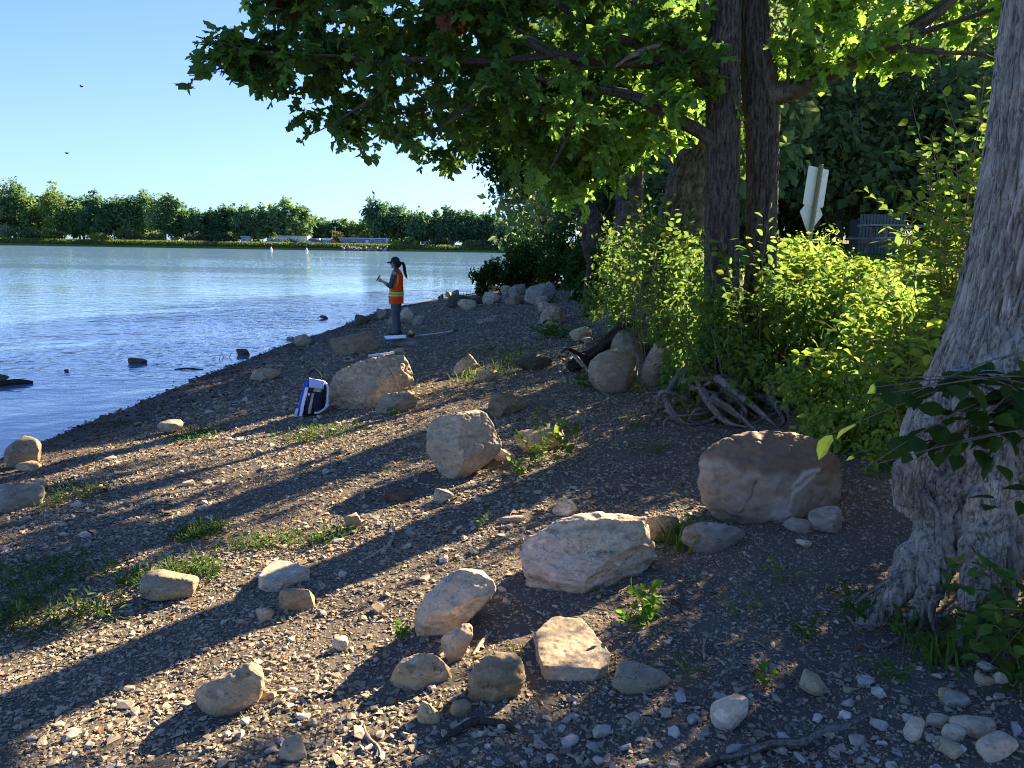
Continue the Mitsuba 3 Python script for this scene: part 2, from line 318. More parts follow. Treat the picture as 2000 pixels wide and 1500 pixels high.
('rock_007','grey angular rock at the foot of the red-brown boulder','grey',[(0.899,3.864,0.779),(0.917,3.864,0.850),(0.996,3.864,0.886),(1.091,3.864,0.882),(1.201,3.864,0.855),(1.273,3.864,0.822),(1.233,3.864,0.784),(1.127,3.846,0.711),(1.028,3.790,0.699),(0.950,3.864,0.743),(1.012,3.764,0.807),(0.934,3.814,0.828),(1.189,3.824,0.856),(0.965,3.952,0.749),(0.978,3.952,0.808),(1.038,3.952,0.837),(1.111,3.952,0.833),(1.196,3.952,0.812),(1.251,3.952,0.785),(1.220,3.952,0.754),(1.144,3.952,0.713),(1.079,3.952,0.683),(1.004,3.952,0.720)],0.01,1,0.008),
('boulder_004','smooth rounded brown-grey boulder nearest the tangled roots under the shrubs','brown2',[(0.803,8.391,0.889),(0.820,8.391,1.061),(0.923,8.391,1.171),(1.090,8.391,1.231),(1.287,8.391,1.234),(1.386,8.391,1.144),(1.417,8.391,0.956),(1.391,8.391,0.784),(1.217,8.155,0.721),(1.002,8.201,0.697),(0.881,8.391,0.746),(0.913,8.241,1.029),(1.098,8.191,1.096),(1.300,8.241,1.063),(0.969,8.191,0.842),(1.218,8.191,0.846),(0.905,8.611,0.868),(0.917,8.611,1.010),(0.997,8.611,1.100),(1.125,8.611,1.148),(1.276,8.611,1.151),(1.353,8.611,1.077),(1.377,8.611,0.923),(1.357,8.611,0.781),(1.251,8.611,0.718),(1.076,8.611,0.705),(0.965,8.611,0.751)],0.02,5,0.01),
('boulder_005','tall dark boulder standing between the rounded boulder and the twin trunks','brown2',[(1.392,8.309,0.856),(1.407,8.309,1.026),(1.487,8.309,1.225),(1.601,8.309,1.395),(1.710,8.309,1.424),(1.869,8.309,1.371),(1.915,8.309,1.232),(1.867,8.309,1.090),(1.737,8.309,0.918),(1.589,8.238,0.785),(1.473,8.305,0.753),(1.509,8.159,1.024),(1.635,8.159,1.247),(1.754,8.189,1.190),(1.494,8.529,0.869),(1.505,8.529,1.009),(1.566,8.529,1.172),(1.653,8.529,1.311),(1.737,8.529,1.335),(1.860,8.529,1.291),(1.896,8.529,1.177),(1.859,8.529,1.061),(1.759,8.529,0.920),(1.656,8.529,0.825),(1.557,8.529,0.809)],0.02,4,0.012),
('boulder_006','brown-grey boulder half hidden behind the smooth rounded one','brown2',[(1.220,9.985,0.932),(1.261,9.985,1.101),(1.356,9.985,1.243),(1.488,9.985,1.265),(1.592,9.985,1.173),(1.743,9.985,1.088),(1.693,9.535,0.907),(1.580,9.410,0.827),(1.340,9.985,0.798),(1.382,9.885,1.082),(1.514,9.865,1.020),(1.314,10.178,0.925),(1.344,10.178,1.063),(1.416,10.178,1.179),(1.518,10.178,1.197),(1.598,10.178,1.122),(1.713,10.178,1.052),(1.736,10.178,0.877),(1.663,10.178,0.792),(1.405,10.178,0.816)],0.025,3,0.015),
('rock_008','low dark broken rock lying against the front of the big cracked boulder','grey',[(-1.528,8.306,0.494),(-1.504,8.306,0.581),(-1.379,8.306,0.680),(-1.181,8.306,0.706),(-1.097,8.306,0.708),(-1.013,8.306,0.589),(-1.024,8.306,0.531),(-1.240,8.306,0.469),(-1.423,8.214,0.416),(-1.360,8.186,0.579),(-1.168,8.206,0.606),(-1.487,8.444,0.481),(-1.469,8.444,0.551),(-1.373,8.444,0.633),(-1.222,8.444,0.654),(-1.158,8.444,0.655),(-1.094,8.444,0.557),(-1.103,8.444,0.510),(-1.267,8.444,0.461),(-1.419,8.444,0.425)],0.014,0,0.02),
('rock_009','dark brown low rock behind the blocky upright boulder','brown',[(-0.245,7.626,0.660),(-0.226,7.626,0.793),(-0.128,7.626,0.847),(0.001,7.626,0.838),(0.184,7.626,0.762),(0.159,7.626,0.693),(-0.047,7.626,0.610),(-0.189,7.516,0.560),(-0.124,7.506,0.714),(0.029,7.526,0.738),(-0.203,7.791,0.637),(-0.189,7.791,0.746),(-0.114,7.791,0.790),(-0.015,7.791,0.783),(0.125,7.791,0.720),(0.106,7.791,0.664),(-0.052,7.791,0.596),(-0.163,7.791,0.560)],0.016,1,0.018),
('rock_010','triangular tan rock with its sharp top pointing up among grass tufts','tan',[(-0.869,10.443,0.485),(-0.785,10.537,0.666),(-0.587,10.537,0.848),(-0.530,10.537,0.770),(-0.444,10.537,0.671),(-0.536,10.537,0.598),(-0.700,10.347,0.504),(-0.672,10.437,0.612),(-0.568,10.457,0.710),(-0.830,10.702,0.501),(-0.760,10.702,0.637),(-0.609,10.702,0.785),(-0.566,10.702,0.722),(-0.501,10.702,0.641),(-0.570,10.702,0.582),(-0.705,10.702,0.503)],0.02,0,0.02),
('rock_011','upright tan rock split in two, highest on the beach below the shrubs','tan2',[(0.513,15.972,0.701),(0.592,15.972,0.968),(0.822,15.972,1.131),(1.004,15.972,1.060),(1.149,15.972,0.828),(0.982,15.800,0.685),(0.662,15.693,0.649),(0.713,15.772,0.914),(0.922,15.772,0.948),(0.601,16.247,0.707),(0.661,16.247,0.924),(0.836,16.247,1.056),(0.975,16.247,0.998),(1.085,16.247,0.810),(0.966,16.247,0.704),(0.723,16.247,0.665)],0.03,1,0.03),
('boulder_007','largest grey block of the shoreline rock pile, square topped','grey',[(0.291,22.510,0.684),(0.344,22.510,1.056),(0.491,22.510,1.162),(0.847,22.510,1.226),(1.173,22.510,1.276),(1.239,22.510,0.996),(1.187,22.510,0.727),(0.761,21.784,0.612),(0.475,22.210,0.928),(0.841,22.210,0.978),(1.112,22.310,0.932),(0.425,22.895,0.714),(0.464,22.895,1.016),(0.576,22.895,1.102),(0.848,22.895,1.155),(1.097,22.895,1.195),(1.148,22.895,0.967),(1.107,22.895,0.749),(0.802,22.895,0.635)],0.05,1,0.04),
]
ROCKS=[
((-4.924,7.479,0.049),(0.365,0.274,0.338),'brown2',"rounded brown stone at the water's edge, cut by the picture's border"),
((-3.988,5.933,0.155),(0.417,0.312,0.281),'grey','dark wet angular rock in the gravel below the rounded brown stone'),
((-4.727,7.267,0.072),(0.225,0.180,0.091),'yellow','small flat yellowish slab at the foot of the rounded brown stone'),
((-4.055,6.316,0.151),(0.176,0.141,0.128),'tan2','thin slab leaning beside the dark wet rock'),
((-2.966,14.368,0.272),(0.985,0.739,0.512),'brown','long brownish rock with layered sides near the water behind the bag'),
((-2.064,14.740,0.374),(0.641,0.481,0.150),'grey','flat dark stone that carries the clipboard'),
((-2.076,13.752,0.371),(0.306,0.245,0.094),'tan','small flat tan stone in front of the clipboard stone'),
((-4.658,16.953,0.058),(0.410,0.308,0.262),'tan','pale angular rock at the waterline left of the long brown rock'),
((-5.327,18.286,-0.033),(0.229,0.172,0.142),'brown','small reddish stone touching the water'),
((-3.891,11.923,0.163),(0.519,0.389,0.235),'tan2','low tan rock on the dark shingle near the water'),
((-4.303,21.548,0.056),(0.612,0.459,0.318),'dark','low dark rock at the waterline behind the person'),
((-3.930,22.931,0.096),(0.387,0.290,0.327),'brown2',"upright dark stone at the waterline close to the person's legs"),
((-3.152,20.146,0.208),(0.380,0.285,0.311),'grey',"grey rock partly hidden behind the person's legs"),
((-2.795,20.384,0.243),(0.410,0.308,0.464),'pale','sunlit pale rock just behind the person'),
((-2.348,19.052,0.307),(0.383,0.287,0.304),'grey','grey rock to the landward side of the person'),
((-0.599,17.500,0.523),(0.511,0.383,0.184),'grey','flat grey slab alone on the upper beach'),
((0.799,19.411,0.667),(0.400,0.300,0.284),'pale','whitish rock resting against the split tan rock'),
((-1.698,24.498,0.350),(0.779,0.585,0.447),'dark','long dark slab at the water end of the rock pile'),
((-1.369,22.866,0.388),(0.562,0.421,0.392),'pale','pale slab in front of the long dark slab'),
((-1.202,25.126,0.398),(0.468,0.351,0.304),'dark','small dark block wedged beside the pale slab'),
((-0.733,24.473,0.459),(0.616,0.462,0.501),'pale','pale rounded block in the rock pile with a shaded hollow'),
((-0.285,24.688,0.511),(0.426,0.320,0.234),'grey','small grey block low in the rock pile'),
((0.009,23.218,0.550),(0.584,0.438,0.352),'brown2','round brownish block at the foot of the rock pile'),
((-0.265,29.359,0.440),(0.506,0.380,0.416),'pale','pointed whitish block high in the rock pile'),
((0.147,26.736,0.551),(0.743,0.557,0.494),'grey','slanted grey slab under the shrub in the rock pile'),
((0.400,23.304,0.594),(0.510,0.382,0.294),'grey','grey block tucked under the square topped one'),
((0.985,32.814,0.499),(0.501,0.376,0.338),'grey','small grey block sitting on the square topped one'),
((0.809,22.052,0.647),(0.410,0.308,0.340),'tan','small tan block in front of the square topped one'),
((1.834,21.391,0.867),(0.596,0.447,0.596),'grey','big slanting slab half covered by the leafy shrub'),
((-2.400,32.569,0.117),(0.477,0.358,0.335),'grey','grey stone at the far waterline beside the reeds'),
((-2.784,33.011,0.058),(0.396,0.297,0.298),'grey','low grey stone at the tip of the far waterline'),
((-3.024,31.960,0.062),(0.320,0.240,0.269),'dark','small black stone standing in the far shallows'),
((-1.034,37.494,0.109),(0.548,0.411,0.361),'grey','grey stone at the back of the rock pile'),
((0.252,10.397,0.645),(0.646,0.485,0.233),'dark','long dark crumbly rock below the fallen branch'),
((-0.272,9.914,0.585),(0.410,0.328,0.143),'tan2','pair-like low tan stone at the edge of the grass tufts'),
((1.138,12.602,0.745),(0.412,0.309,0.267),'pale','tan block beside the fallen branch under the shrubs'),
((1.211,12.220,0.755),(0.246,0.184,0.161),'grey','grey stone in the hollow below the tan block'),
((0.285,6.197,0.644),(0.529,0.397,0.191),'yellow','flat pale rock behind the leafy seedlings'),
((-0.051,5.955,0.606),(0.204,0.153,0.146),'pale',"low pale stone beside the blocky boulder's right foot"),
((0.345,4.582,0.653),(0.174,0.130,0.104),'pale','pale pointed stone just behind the layered boulder'),
((0.832,4.061,0.708),(0.247,0.185,0.151),'brown','dark brown stone hidden in the shade of the layered boulder'),
((1.717,3.972,0.809),(0.211,0.158,0.151),'grey','grey block wedged between the red-brown boulder and the roots'),
((1.564,3.989,0.791),(0.156,0.117,0.081),'grey','small grey stone under the right end of the red-brown boulder'),
((1.526,3.789,0.787),(0.098,0.074,0.046),'pale','smooth pale oval pebble in front of the red-brown boulder'),
((-0.741,3.167,0.529),(0.096,0.072,0.059),'white','small whitish stone alone on the lit gravel'),
((-0.739,2.400,0.528),(0.095,0.072,0.097),'tan','pointed grey-tan stone at the bottom edge'),
((0.768,2.400,0.699),(0.145,0.109,0.106),'pale','pale blocky stone near the weathered branch at the bottom'),
((1.108,2.542,0.738),(0.138,0.104,0.072),'yellow','rounded yellowish brick-like stone in the shaded gravel'),
((-0.287,2.560,0.578),(0.110,0.083,0.107),'yellow','upright yellowish shard below the flat-topped yellowish rock'),
((-0.172,2.579,0.591),(0.082,0.062,0.061),'brown','small brown block below the cone-shaped rock'),
((0.491,2.632,0.668),(0.239,0.191,0.088),'brown2','low flat brown-grey slab half buried beside the square slab'),
((-1.840,3.909,0.399),(0.327,0.261,0.152),'brown2','long flat dark slab below the weed patch'),
((-1.062,3.590,0.492),(0.181,0.135,0.122),'brown','tilted dark slab under the pale flat-topped rock'),
((-1.207,3.516,0.476),(0.115,0.086,0.062),'tan2','small tan wedge beside the tilted dark slab'),
((-1.028,4.674,0.493),(0.159,0.119,0.112),'brown2','small rounded stone in the dark stripe of shade'),
((0.014,4.502,0.616),(0.158,0.119,0.077),'grey','bluish grey stone left of the pale pointed stone'),
((-0.467,5.066,0.560),(0.160,0.120,0.101),'tan','low tan stones at the foot of the blocky boulder'),
((-0.807,5.188,0.521),(0.219,0.164,0.085),'dark','dark mossy stone in the shade of the blocky boulder'),
((-3.833,8.402,0.174),(0.313,0.234,0.163),'grey',"dark stone cluster near the waterline above the bag's shadow"),
((1.503,2.240,0.784),(0.155,0.116,0.056),'tan','long pale grey stone at the lower right'),
((1.306,2.240,0.761),(0.072,0.054,0.099),'pale','upright pale stone at the lower right'),
((1.426,2.295,0.775),(0.103,0.077,0.037),'tan','flat tan stone above the long pale grey one'),
((1.426,2.219,0.775),(0.085,0.064,0.045),'pale','pale wedge stone below the flat tan one'),
((1.358,2.140,0.767),(0.102,0.076,0.066),'tan2','tan cube-like stone at the bottom right edge'),
((1.504,2.121,0.784),(0.139,0.104,0.072),'pale','pale stone at the bottom right corner'),
((1.510,2.417,0.784),(0.081,0.061,0.045),'yellow','small yellowish stone by the trailing root'),
((1.668,2.478,0.803),(0.099,0.075,0.054),'tan2','brownish stone under the low leafy plant'),
((1.731,2.463,0.810),(0.089,0.067,0.066),'white','whitish stone with a dark crease near the right edge'),
((1.522,2.382,0.786),(0.116,0.087,0.051),'grey','grey flat stone among the lower right stones'),
((-7.123,14.362,0.000),(0.418,0.295,0.124),'dark','low black rock breaking the water surface'),
((-7.820,13.292,0.000),(0.106,0.075,0.053),'dark','tiny dark stone far out in the shallows'),
((-5.548,15.663,0.000),(0.339,0.240,0.145),'dark','mossy dark stone at the waterline with reeds beside it'),
((-5.028,13.654,0.000),(0.199,0.141,0.093),'dark','dark stone at the waterline just below the mossy one'),
((-5.823,23.638,0.000),(0.344,0.243,0.103),'dark','low brown stone in the water nearer the person'),
((-5.315,12.549,0.000),(0.125,0.088,0.045),'dark','small dark stone awash at the gravel edge'),
((-8.387,12.417,0.000),(0.256,0.181,0.100),'dark',"dark rock in the water at the picture's border"),
]

ROCK_COLOURS = {  # main colour, second colour, dark mottling
    'tan': ((.34, .30, .235), (.27, .245, .20), (.16, .14, .115)), 'tan2': ((.33, .285, .215), (.25, .22, .17), (.14, .12, .095)),
    'pale': ((.42, .385, .32), (.34, .31, .26), (.2, .18, .15)), 'yellow': ((.36, .31, .20), (.28, .245, .17), (.16, .14, .1)),
    'white': ((.52, .49, .44), (.44, .41, .36), (.28, .26, .23)), 'grey': ((.26, .25, .235), (.20, .195, .185), (.11, .105, .1)),
    'brown': ((.23, .18, .13), (.175, .14, .105), (.09, .075, .06)), 'brown2': ((.24, .20, .165), (.18, .155, .13), (.10, .088, .075)),
    'dark': ((.075, .068, .058), (.055, .05, .045), (.03, .028, .025)), 'slab': ((.27, .24, .20), (.22, .20, .17), (.14, .125, .105)),
    'red': ((.14, .104, .078), (.25, .243, .228), (.075, .06, .052)), 'gneiss': ((.47, .34, .235), (.37, .345, .31), (.15, .125, .1))}


def rock_colour(v, n, kind, seed, base):
    a, b, c = (np.array(x) * [1.10, 1.0, .84] for x in ROCK_COLOURS[kind])
    p = v - base
    t = np.clip(fbm(p * 5, 4, seed) * 2.6 - .8, 0, 1)[:, None]
    m = np.clip(fbm(p * [17, 17, 30], 4, seed + 3) * 3.4 - 1.65, 0, 1)[:, None]
    g = (.82 + .36 * meshkit.noise(p * 160, seed + 5))[:, None]
    if kind == 'red':
        h = p[:, 2] + .16 * (fbm(p * 6, 3, seed + 9) - .5) + .1 * p[:, 0]
        t = np.clip((.13 - h) / .05, 0, 1)[:, None] * (.55 + .45 * t)
        def line(pts_):
            best = np.full(len(p), 9.0)
            pp = p[:, [0, 2]] + .03 * (np.c_[fbm(p * 13, 3, 61), fbm(p * 13, 3, 62)] - .5)
            for (x0_, z0_), (x1_, z1_) in zip(pts_[:-1], pts_[1:]):
                e_ = np.array([x1_ - x0_, z1_ - z0_])
                u_ = np.clip(((pp - [x0_, z0_]) @ e_) / (e_ @ e_), 0, 1)
                best = np.minimum(best, np.linalg.norm(pp - [x0_, z0_] - u_[:, None] * e_, axis=1))
            return best
        dist = np.minimum(line([(.02, -.10), (.05, -.03), (.06, .06), (.12, .11), (.22, .125)]), line([(.07, .01), (.13, .06), (.19, .10)]))
        patch = np.clip(1.1 - np.hypot(p[:, 0] - .01, (p[:, 2] + .09) * 1.2) / .11 - 1.2 * (fbm(p * 26, 3, 63) - .4), 0, 1)
        vein = np.clip(1.3 - dist / (.007 + .012 * fbm(p * 15, 2, 64)), 0, 1) * (fbm(p * 40, 2, 33) > .36)
        vein = np.maximum(vein, .75 * patch) * (n[:, 1] < .2)
        out = a * (1 - t) + b * t
        out = out * (1 - .55 * m) + c * .55 * m
        return (out * (1 - .75 * vein[:, None]) + np.array([.5, .47, .43]) * .75 * vein[:, None]) * g
    if kind == 'gneiss':
        lay = np.sin((p[:, 2] * 62 + p[:, 0] * 6 + 7 * fbm(p * [4, 4, 9], 3, 5)))
        lay = np.clip(lay * .5 + .5, 0, 1)[:, None] * np.clip(1.1 - n[:, 2:] * 1.3, 0, 1)
        t = np.clip(t * .5 + .5 * lay + .8 * (n[:, :1] < -.35), 0, 1)  # left-facing sides painted greyer, as skylight off the river would tint them
        a, b = np.array([.46, .34, .225]), np.array([.35, .32, .265])
    out = a * (1 - t) + b * t
    sp = np.clip(fbm(p * 70, 2, seed + 6) * 5 - 3.1, 0, 1)[:, None]
    return (out * (1 - .8 * m) + c * .8 * m) * g * (1 - .45 * sp)


def mesh_of(man):
    q_ = man.to_mesh()
    t = trimesh.Trimesh(np.array(q_.vert_properties[:, :3], float), np.array(q_.tri_verts))
    t.merge_vertices()
    return np.array(t.vertices), np.array(t.faces)


def rock_mesh(points, edge, soften, amp, seed, strata=0.0, cracks=.0):
    h = m3.Manifold.hull_points(np.asarray(points, float))
    v, f = mesh_of(h)
    ext = float(np.ptp(v, axis=0).max())
    v, f = mesh_of(h.refine_to_length(max(edge * 3, ext / 14)))
    if soften > 2:
        v = relax(v, f, soften)
    v, f = mesh_of(m3.Manifold(m3.Mesh(np.asarray(v, np.float32), np.asarray(f, np.uint32))).refine_to_length(edge))
    v = relax(v, f, 2 + 3 * soften)
    rk = np.random.default_rng(seed)
    if soften < 3:          # flat chips struck off the edges, most of them on the flanks
        mid = v.mean(0)
        flank = np.c_[rk.uniform(-.6, .6, 8), rk.uniform(-1, -.6, 8), rk.uniform(-.35, .6, 8)]
        for j_, a_ in enumerate(unit(np.vstack([flank, rk.normal(size=(7, 3))]))):
            h = (v - mid) @ a_
            lim = np.quantile(h, rk.uniform(.86, .96) if j_ < 8 else rk.uniform(.975, .996))
            v = v - a_ * np.maximum(h - lim, 0)[:, None] * .96
    n = vnormals(v, f)
    p = v - v.mean(0)
    s = 1.0 / ext
    d = amp * (2.4 if soften > 2 else 1.3) * (fbm(p * 3.2 * s, 3, seed) - .5)
    d += amp * (1.8 if soften == 3 else .9) * (np.abs(fbm(p * 7.0 * s, 3, seed + 7) - .5) * 2 - .2)
    d += amp * .9 * (fbm(p * 17 * s, 3, seed + 11) - .5)
    d += amp * .5 * (fbm(p * 45 * s, 2, seed + 12) - .5)
    crack = np.abs(fbm(p * 2.6 * s + 5, 3, seed + 17) - .5)
    d -= amp * cracks * np.clip(1 - crack / .010, 0, 1)
    if strata:
        h = p[:, 2] * 16 + 2.2 * fbm(p * 4, 3, seed + 2)
        k = h - np.floor(h)
        d += strata * (np.clip(k / .85, 0, 1) - np.clip((k - .85) / .15, 0, 1) - .5) * np.clip(1.2 - np.abs(n[:, 2]) * 1.2, 0, 1)
    return v + n * d[:, None], f


for i, (name, lab, mat, pts, edge, soften, amp) in enumerate(KEY_ROCKS):
    P = np.array(pts)
    v, f = rock_mesh(P, edge, soften, amp, 100 + i * 13, .012 if mat == 'gneiss' else 0, {'boulder_003': .7, 'boulder': .5, 'boulder_002': .2, 'rock': .2}.get(name, 0))
    put(name, (v, f), 'rock_material', rock_colour(v, vnormals(v, f), mat, 40 + i, v.mean(0)), smooth=True, key=name)
    tag(name, lab, 'boulder' if name.startswith('boulder') else 'rock')
USED['rock'] = 12
USED['boulder'] = 8


def random_rock_points(rng, w, d, h, k=15):
    a = unit(rng.normal(size=(k, 3)))
    a = np.sign(a) * np.abs(a) ** .75 * rng.uniform(.82, 1.06, (k, 1))
    return a * [w / 2, d / 2, h / 2]


for i, (c, (w, d, h), mat, lab) in enumerate(ROCKS):
    rng = np.random.default_rng(900 + i)
    P = random_rock_points(rng, w * 1.12, d * 1.1, h * 1.25) @ (rotz(rng.uniform(-.5, .5)) @ roty(rng.uniform(-.16, .16))).T
    P = P + np.array(c) + [0, 0, h * .36]
    v, f = rock_mesh(P, max(w / 18, .009), int(rng.integers(0, 3)), w * .02, 300 + i * 7)
    k = numbered('rock')
    put('rock', (v, f), 'rock_material', rock_colour(v, vnormals(v, f), mat, 80 + i, v.mean(0)), smooth=True, key=k)
    tag(k, lab, 'rock')
ALL_ROCKS = [(np.array(p)[:, 0].mean(), np.array(p)[:, 1].mean(), np.ptp(np.array(p)[:, 0]) * .42) for _, _, _, p, *_ in KEY_ROCKS] + [(c[0], c[1], w * .4) for c, (w, d, h), *_ in ROCKS]

# ------------------------------------------------------------------ gravel and loose cobbles
def pebble_templates(rng, n, k, buried=True):
    out = []
    for _ in range(n):
        p = random_rock_points(rng, 2, 1.6, .95, k)
        hull = ConvexHull(p)
        f = hull.simplices.copy()
        for t in range(len(f)):
            a, b, c = p[f[t]]
            if np.dot(np.cross(b - a, c - a), hull.equations[t][:3]) < 0:
                f[t] = f[t][::-1]
        if buried:      # no faces on the side that is bedded in the soil
            nz = np.cross(p[f[:, 1]] - p[f[:, 0]], p[f[:, 2]] - p[f[:, 0]])
            f = f[nz[:, 2] > -.3 * np.linalg.norm(nz, axis=1)]
        out.append((p, f))
    return out


PEBBLE_PALETTE = np.array([1.07, 1.0, .86]) * np.array([[.30, .265, .21], [.24, .215, .18], [.185, .165, .14], [.36, .33, .28], [.21, .205, .195], [.155, .135, .11], [.27, .225, .16], [.25, .19, .145], [.36, .33, .28], [.12, .11, .1]])


def scatter_pebbles(rng, xy, size, templ):
    """Pebbles lying on the ground: one mesh with a colour per pebble."""
    z = ground_z(xy[:, 0], xy[:, 1])
    n = len(xy)
    dark = np.clip(1 - (xy[:, 0] - np.interp(xy[:, 1], SH_Y, SH_X)) / 1.6 + .5 * (fbm(np.c_[xy * 1.5, xy[:, :1] * 0], 2, 3) - .5), 0, 1)
    pick = rng.choice(len(PEBBLE_PALETTE), n, p=[.16, .18, .18, .05, .10, .15, .07, .05, .01, .05])
    c = PEBBLE_PALETTE[pick] * rng.uniform(.7, 1.2, (n, 1))
    wet = (rng.random(n) < dark * 1.2)
    c = np.where(wet[:, None], c * .33, c)
    size = size * (.62 + .76 * fbm(np.c_[xy * .55, xy[:, :1] * 0], 2, 72))
    which = rng.integers(0, len(templ), n)
    vs, fs, cs, o = [], [], [], 0
    ang = rng.uniform(0, 2 * math.pi, n)
    tilt = rng.normal(0, .16, (n, 2))
    for t, (tv, tf) in enumerate(templ):
        k = np.nonzero(which == t)[0]
        if not len(k):
            continue
        ca, sa = np.cos(ang[k]), np.sin(ang[k])
        s = size[k] / 2
        sq = rng.uniform(.6, 1.25, len(k))
        p = np.repeat(tv[None], len(k), 0) * s[:, None, None]
        p[..., 2] *= sq[:, None]
        p[..., 2] += p[..., 0] * tilt[k, :1] + p[..., 1] * tilt[k, 1:]
        x = p[..., 0] * ca[:, None] - p[..., 1] * sa[:, None]
        y = p[..., 0] * sa[:, None] + p[..., 1] * ca[:, None]
        p = np.stack([x + xy[k, :1], y + xy[k, 1:], p[..., 2] + (z[k] + s * .11)[:, None]], -1)
        vs.append(p.reshape(-1, 3))
        fs.append((tf[None] + (np.arange(len(k)) * len(tv))[:, None, None] + o).reshape(-1, 3))
        cs.append(np.repeat(c[k], len(tv), 0))
        o += len(k) * len(tv)
    return np.vstack(vs), np.vstack(fs), np.vstack(cs)


def beach_points(rng, n, y0, y1, power=1.0):
    """Points of the beach that the camera's field can hold, denser near when power > 1."""
    y = y0 + (y1 - y0) * rng.random(n) ** power
    lo = np.maximum(np.interp(y, SH_Y, SH_X) - .25, -.72 * y - 1.6)
    hi = np.minimum(np.interp(y, BK_Y, BK_X) + .55, 0.72 * y + 1.5)
    x = lo + (hi - lo) * rng.random(n)
    keep = rng.random(n) < (hi - lo) / (hi - lo).max() * np.clip(.35 + 1.5 * fbm(np.c_[x * .8, y * .8, x * 0], 3, 71), 0, 1)
    return np.c_[x, y][keep]


rng = np.random.default_rng(5)
PT = pebble_templates(rng, 14, 8)
PT2 = pebble_templates(rng, 14, 6)
PT3 = pebble_templates(rng, 10, 6)
parts = []
a = beach_points(rng, 76000, 1.3, 4.6)
parts.append(scatter_pebbles(rng, a, np.clip(rng.lognormal(math.log(.0168), .42, len(a)), .009, .05), PT))
a = beach_points(rng, 84000, 1.5, 5.2)
parts.append(scatter_pebbles(rng, a, np.clip(rng.lognormal(math.log(.0115), .25, len(a)), .007, .02), PT3))
a = beach_points(rng, 80000, 4.2, 9.5)
parts.append(scatter_pebbles(rng, a, np.clip(rng.lognormal(math.log(.025), .42, len(a)), .013, .08), PT2))
a = beach_points(rng, 44000, 9, 30, 1.3)
parts.append(scatter_pebbles(rng, a, np.clip(rng.lognormal(math.log(.05), .4, len(a)), .025, .14), PT2))
gvv, gff = join([(p[0], p[1]) for p in parts])
put('gravel', (gvv, gff), 'matte_material', np.vstack([p[2] for p in parts]))
tag('gravel', 'angular grey and tan gravel covering the sloping river beach', 'gravel', kind='stuff')

# loose cobbles big enough to be picked apart
COB = pebble_templates(np.random.default_rng(8), 12, 17, False)
rng = np.random.default_rng(11)
cand = []
for (x0, x1, y0, y1, n, s0, s1, zone) in ((.2, 1.75, 2.02, 2.6, 64, .035, .075, 'in the shade at the lower right'), (-.9, .5, 1.95, 2.55, 58, .03, .065, 'in front of the group of pale rocks'),
                                       (-1.9, -.7, 2.15, 3.0, 44, .03, .06, 'around the lone tan rock'), (-1.4, .3, 3.3, 5.2, 46, .035, .075, 'in the striped shade mid beach'),
                                       (-4.4, -1.6, 4.2, 8.5, 50, .045, .10, 'on the slope towards the water'), (-2.5, 1.2, 6, 12, 30, .05, .12, 'on the upper beach behind the boulders')):
    for _ in range(n):
        for _try in range(20):
            x, y = rng.uniform(x0, x1), rng.uniform(y0, y1)
            if abs(x) > .68 * y + .1:
                continue
            s = rng.uniform(s0, s1) * rng.uniform(.8, 1.25)
            if all((x - a) ** 2 + (y - b) ** 2 > (r + s * .5) ** 2 for a, b, r in ALL_ROCKS) and all((x - a) ** 2 + (y - b) ** 2 > (.6 * (r + s)) ** 2 for a, b, r, *_ in cand):
                cand.append((x, y, s, zone))
                break
for i, (x, y, s, zone) in enumerate(cand):
    tv, tf = COB[i % len(COB)]
    p = tv * [s * .55, s * .5, s * rng.uniform(.35, .6)] @ (rotz(rng.uniform(0, 6.3)) @ rotx(rng.normal(0, .3))).T
    p = p + [x, y, gz(x, y) + s * .13]
    name, c = [('tan', (.33, .285, .21)), ('pale', (.36, .33, .27)), ('grey', (.25, .24, .225)), ('brown', (.20, .16, .12))][int(rng.choice(4, p=[.35, .25, .25, .15]))]
    v, f = trimesh.remesh.subdivide(p, tf)
    m = trimesh.Trimesh(v, f)
    m.merge_vertices()
    v, f = np.array(m.vertices), np.array(m.faces)
    v = v + (meshkit.noise(v * 3 / s, i)[:, None] - .5) * vnormals(v, f) * s * .10
    k = put('cobble', (v, f), 'rock_material', np.array(c) * rng.uniform(.75, 1.15) * (.75 + .5 * meshkit.noise(v * 90, 4))[:, None])
    tag(k, 'small loose %s cobble %s' % (name, zone), 'stone', 'loose %s cobbles %s' % (name, zone))

import shapely.geometry
# ------------------------------------------------------------------ leaves
SIMPLE = (np.array([[0, 0, 0], [.30, .42, .05], [0, .45, -.03], [-.30, .42, .05], [0, 1, -.10]]), np.array([[0, 1, 2], [2, 1, 4], [0, 2, 3], [3, 2, 4]]))
OVAL = (np.array([[0, 0, 0], [.20, .16, .03], [.31, .42, .05], [.22, .72, .01], [0, 1, -.12], [-.22, .72, .01], [-.31, .42, .05], [-.20, .16, .03], [0, .2, -.01], [0, .45, -.02], [0, .72, -.06]]),
        np.array([[0, 1, 8], [1, 2, 9], [1, 9, 8], [2, 3, 10], [2, 10, 9], [3, 4, 10], [0, 8, 7], [8, 9, 7], [9, 6, 7], [9, 10, 6], [10, 5, 6], [10, 4, 5]]))
WILLOW = (np.array([[0, 0, 0], [.10, .35, .02], [0, .4, -.01], [-.10, .35, .02], [.07, .7, 0], [-.07, .7, 0], [0, 1, -.1]]), np.array([[0, 1, 2], [0, 2, 3], [1, 4, 2], [2, 4, 6], [2, 5, 3], [2, 6, 5]]))
DIAMOND = (np.array([[0, 0, 0], [.36, .5, .06], [0, 1, -.05], [-.36, .5, .06]]), np.array([[0, 1, 2], [0, 2, 3]]))


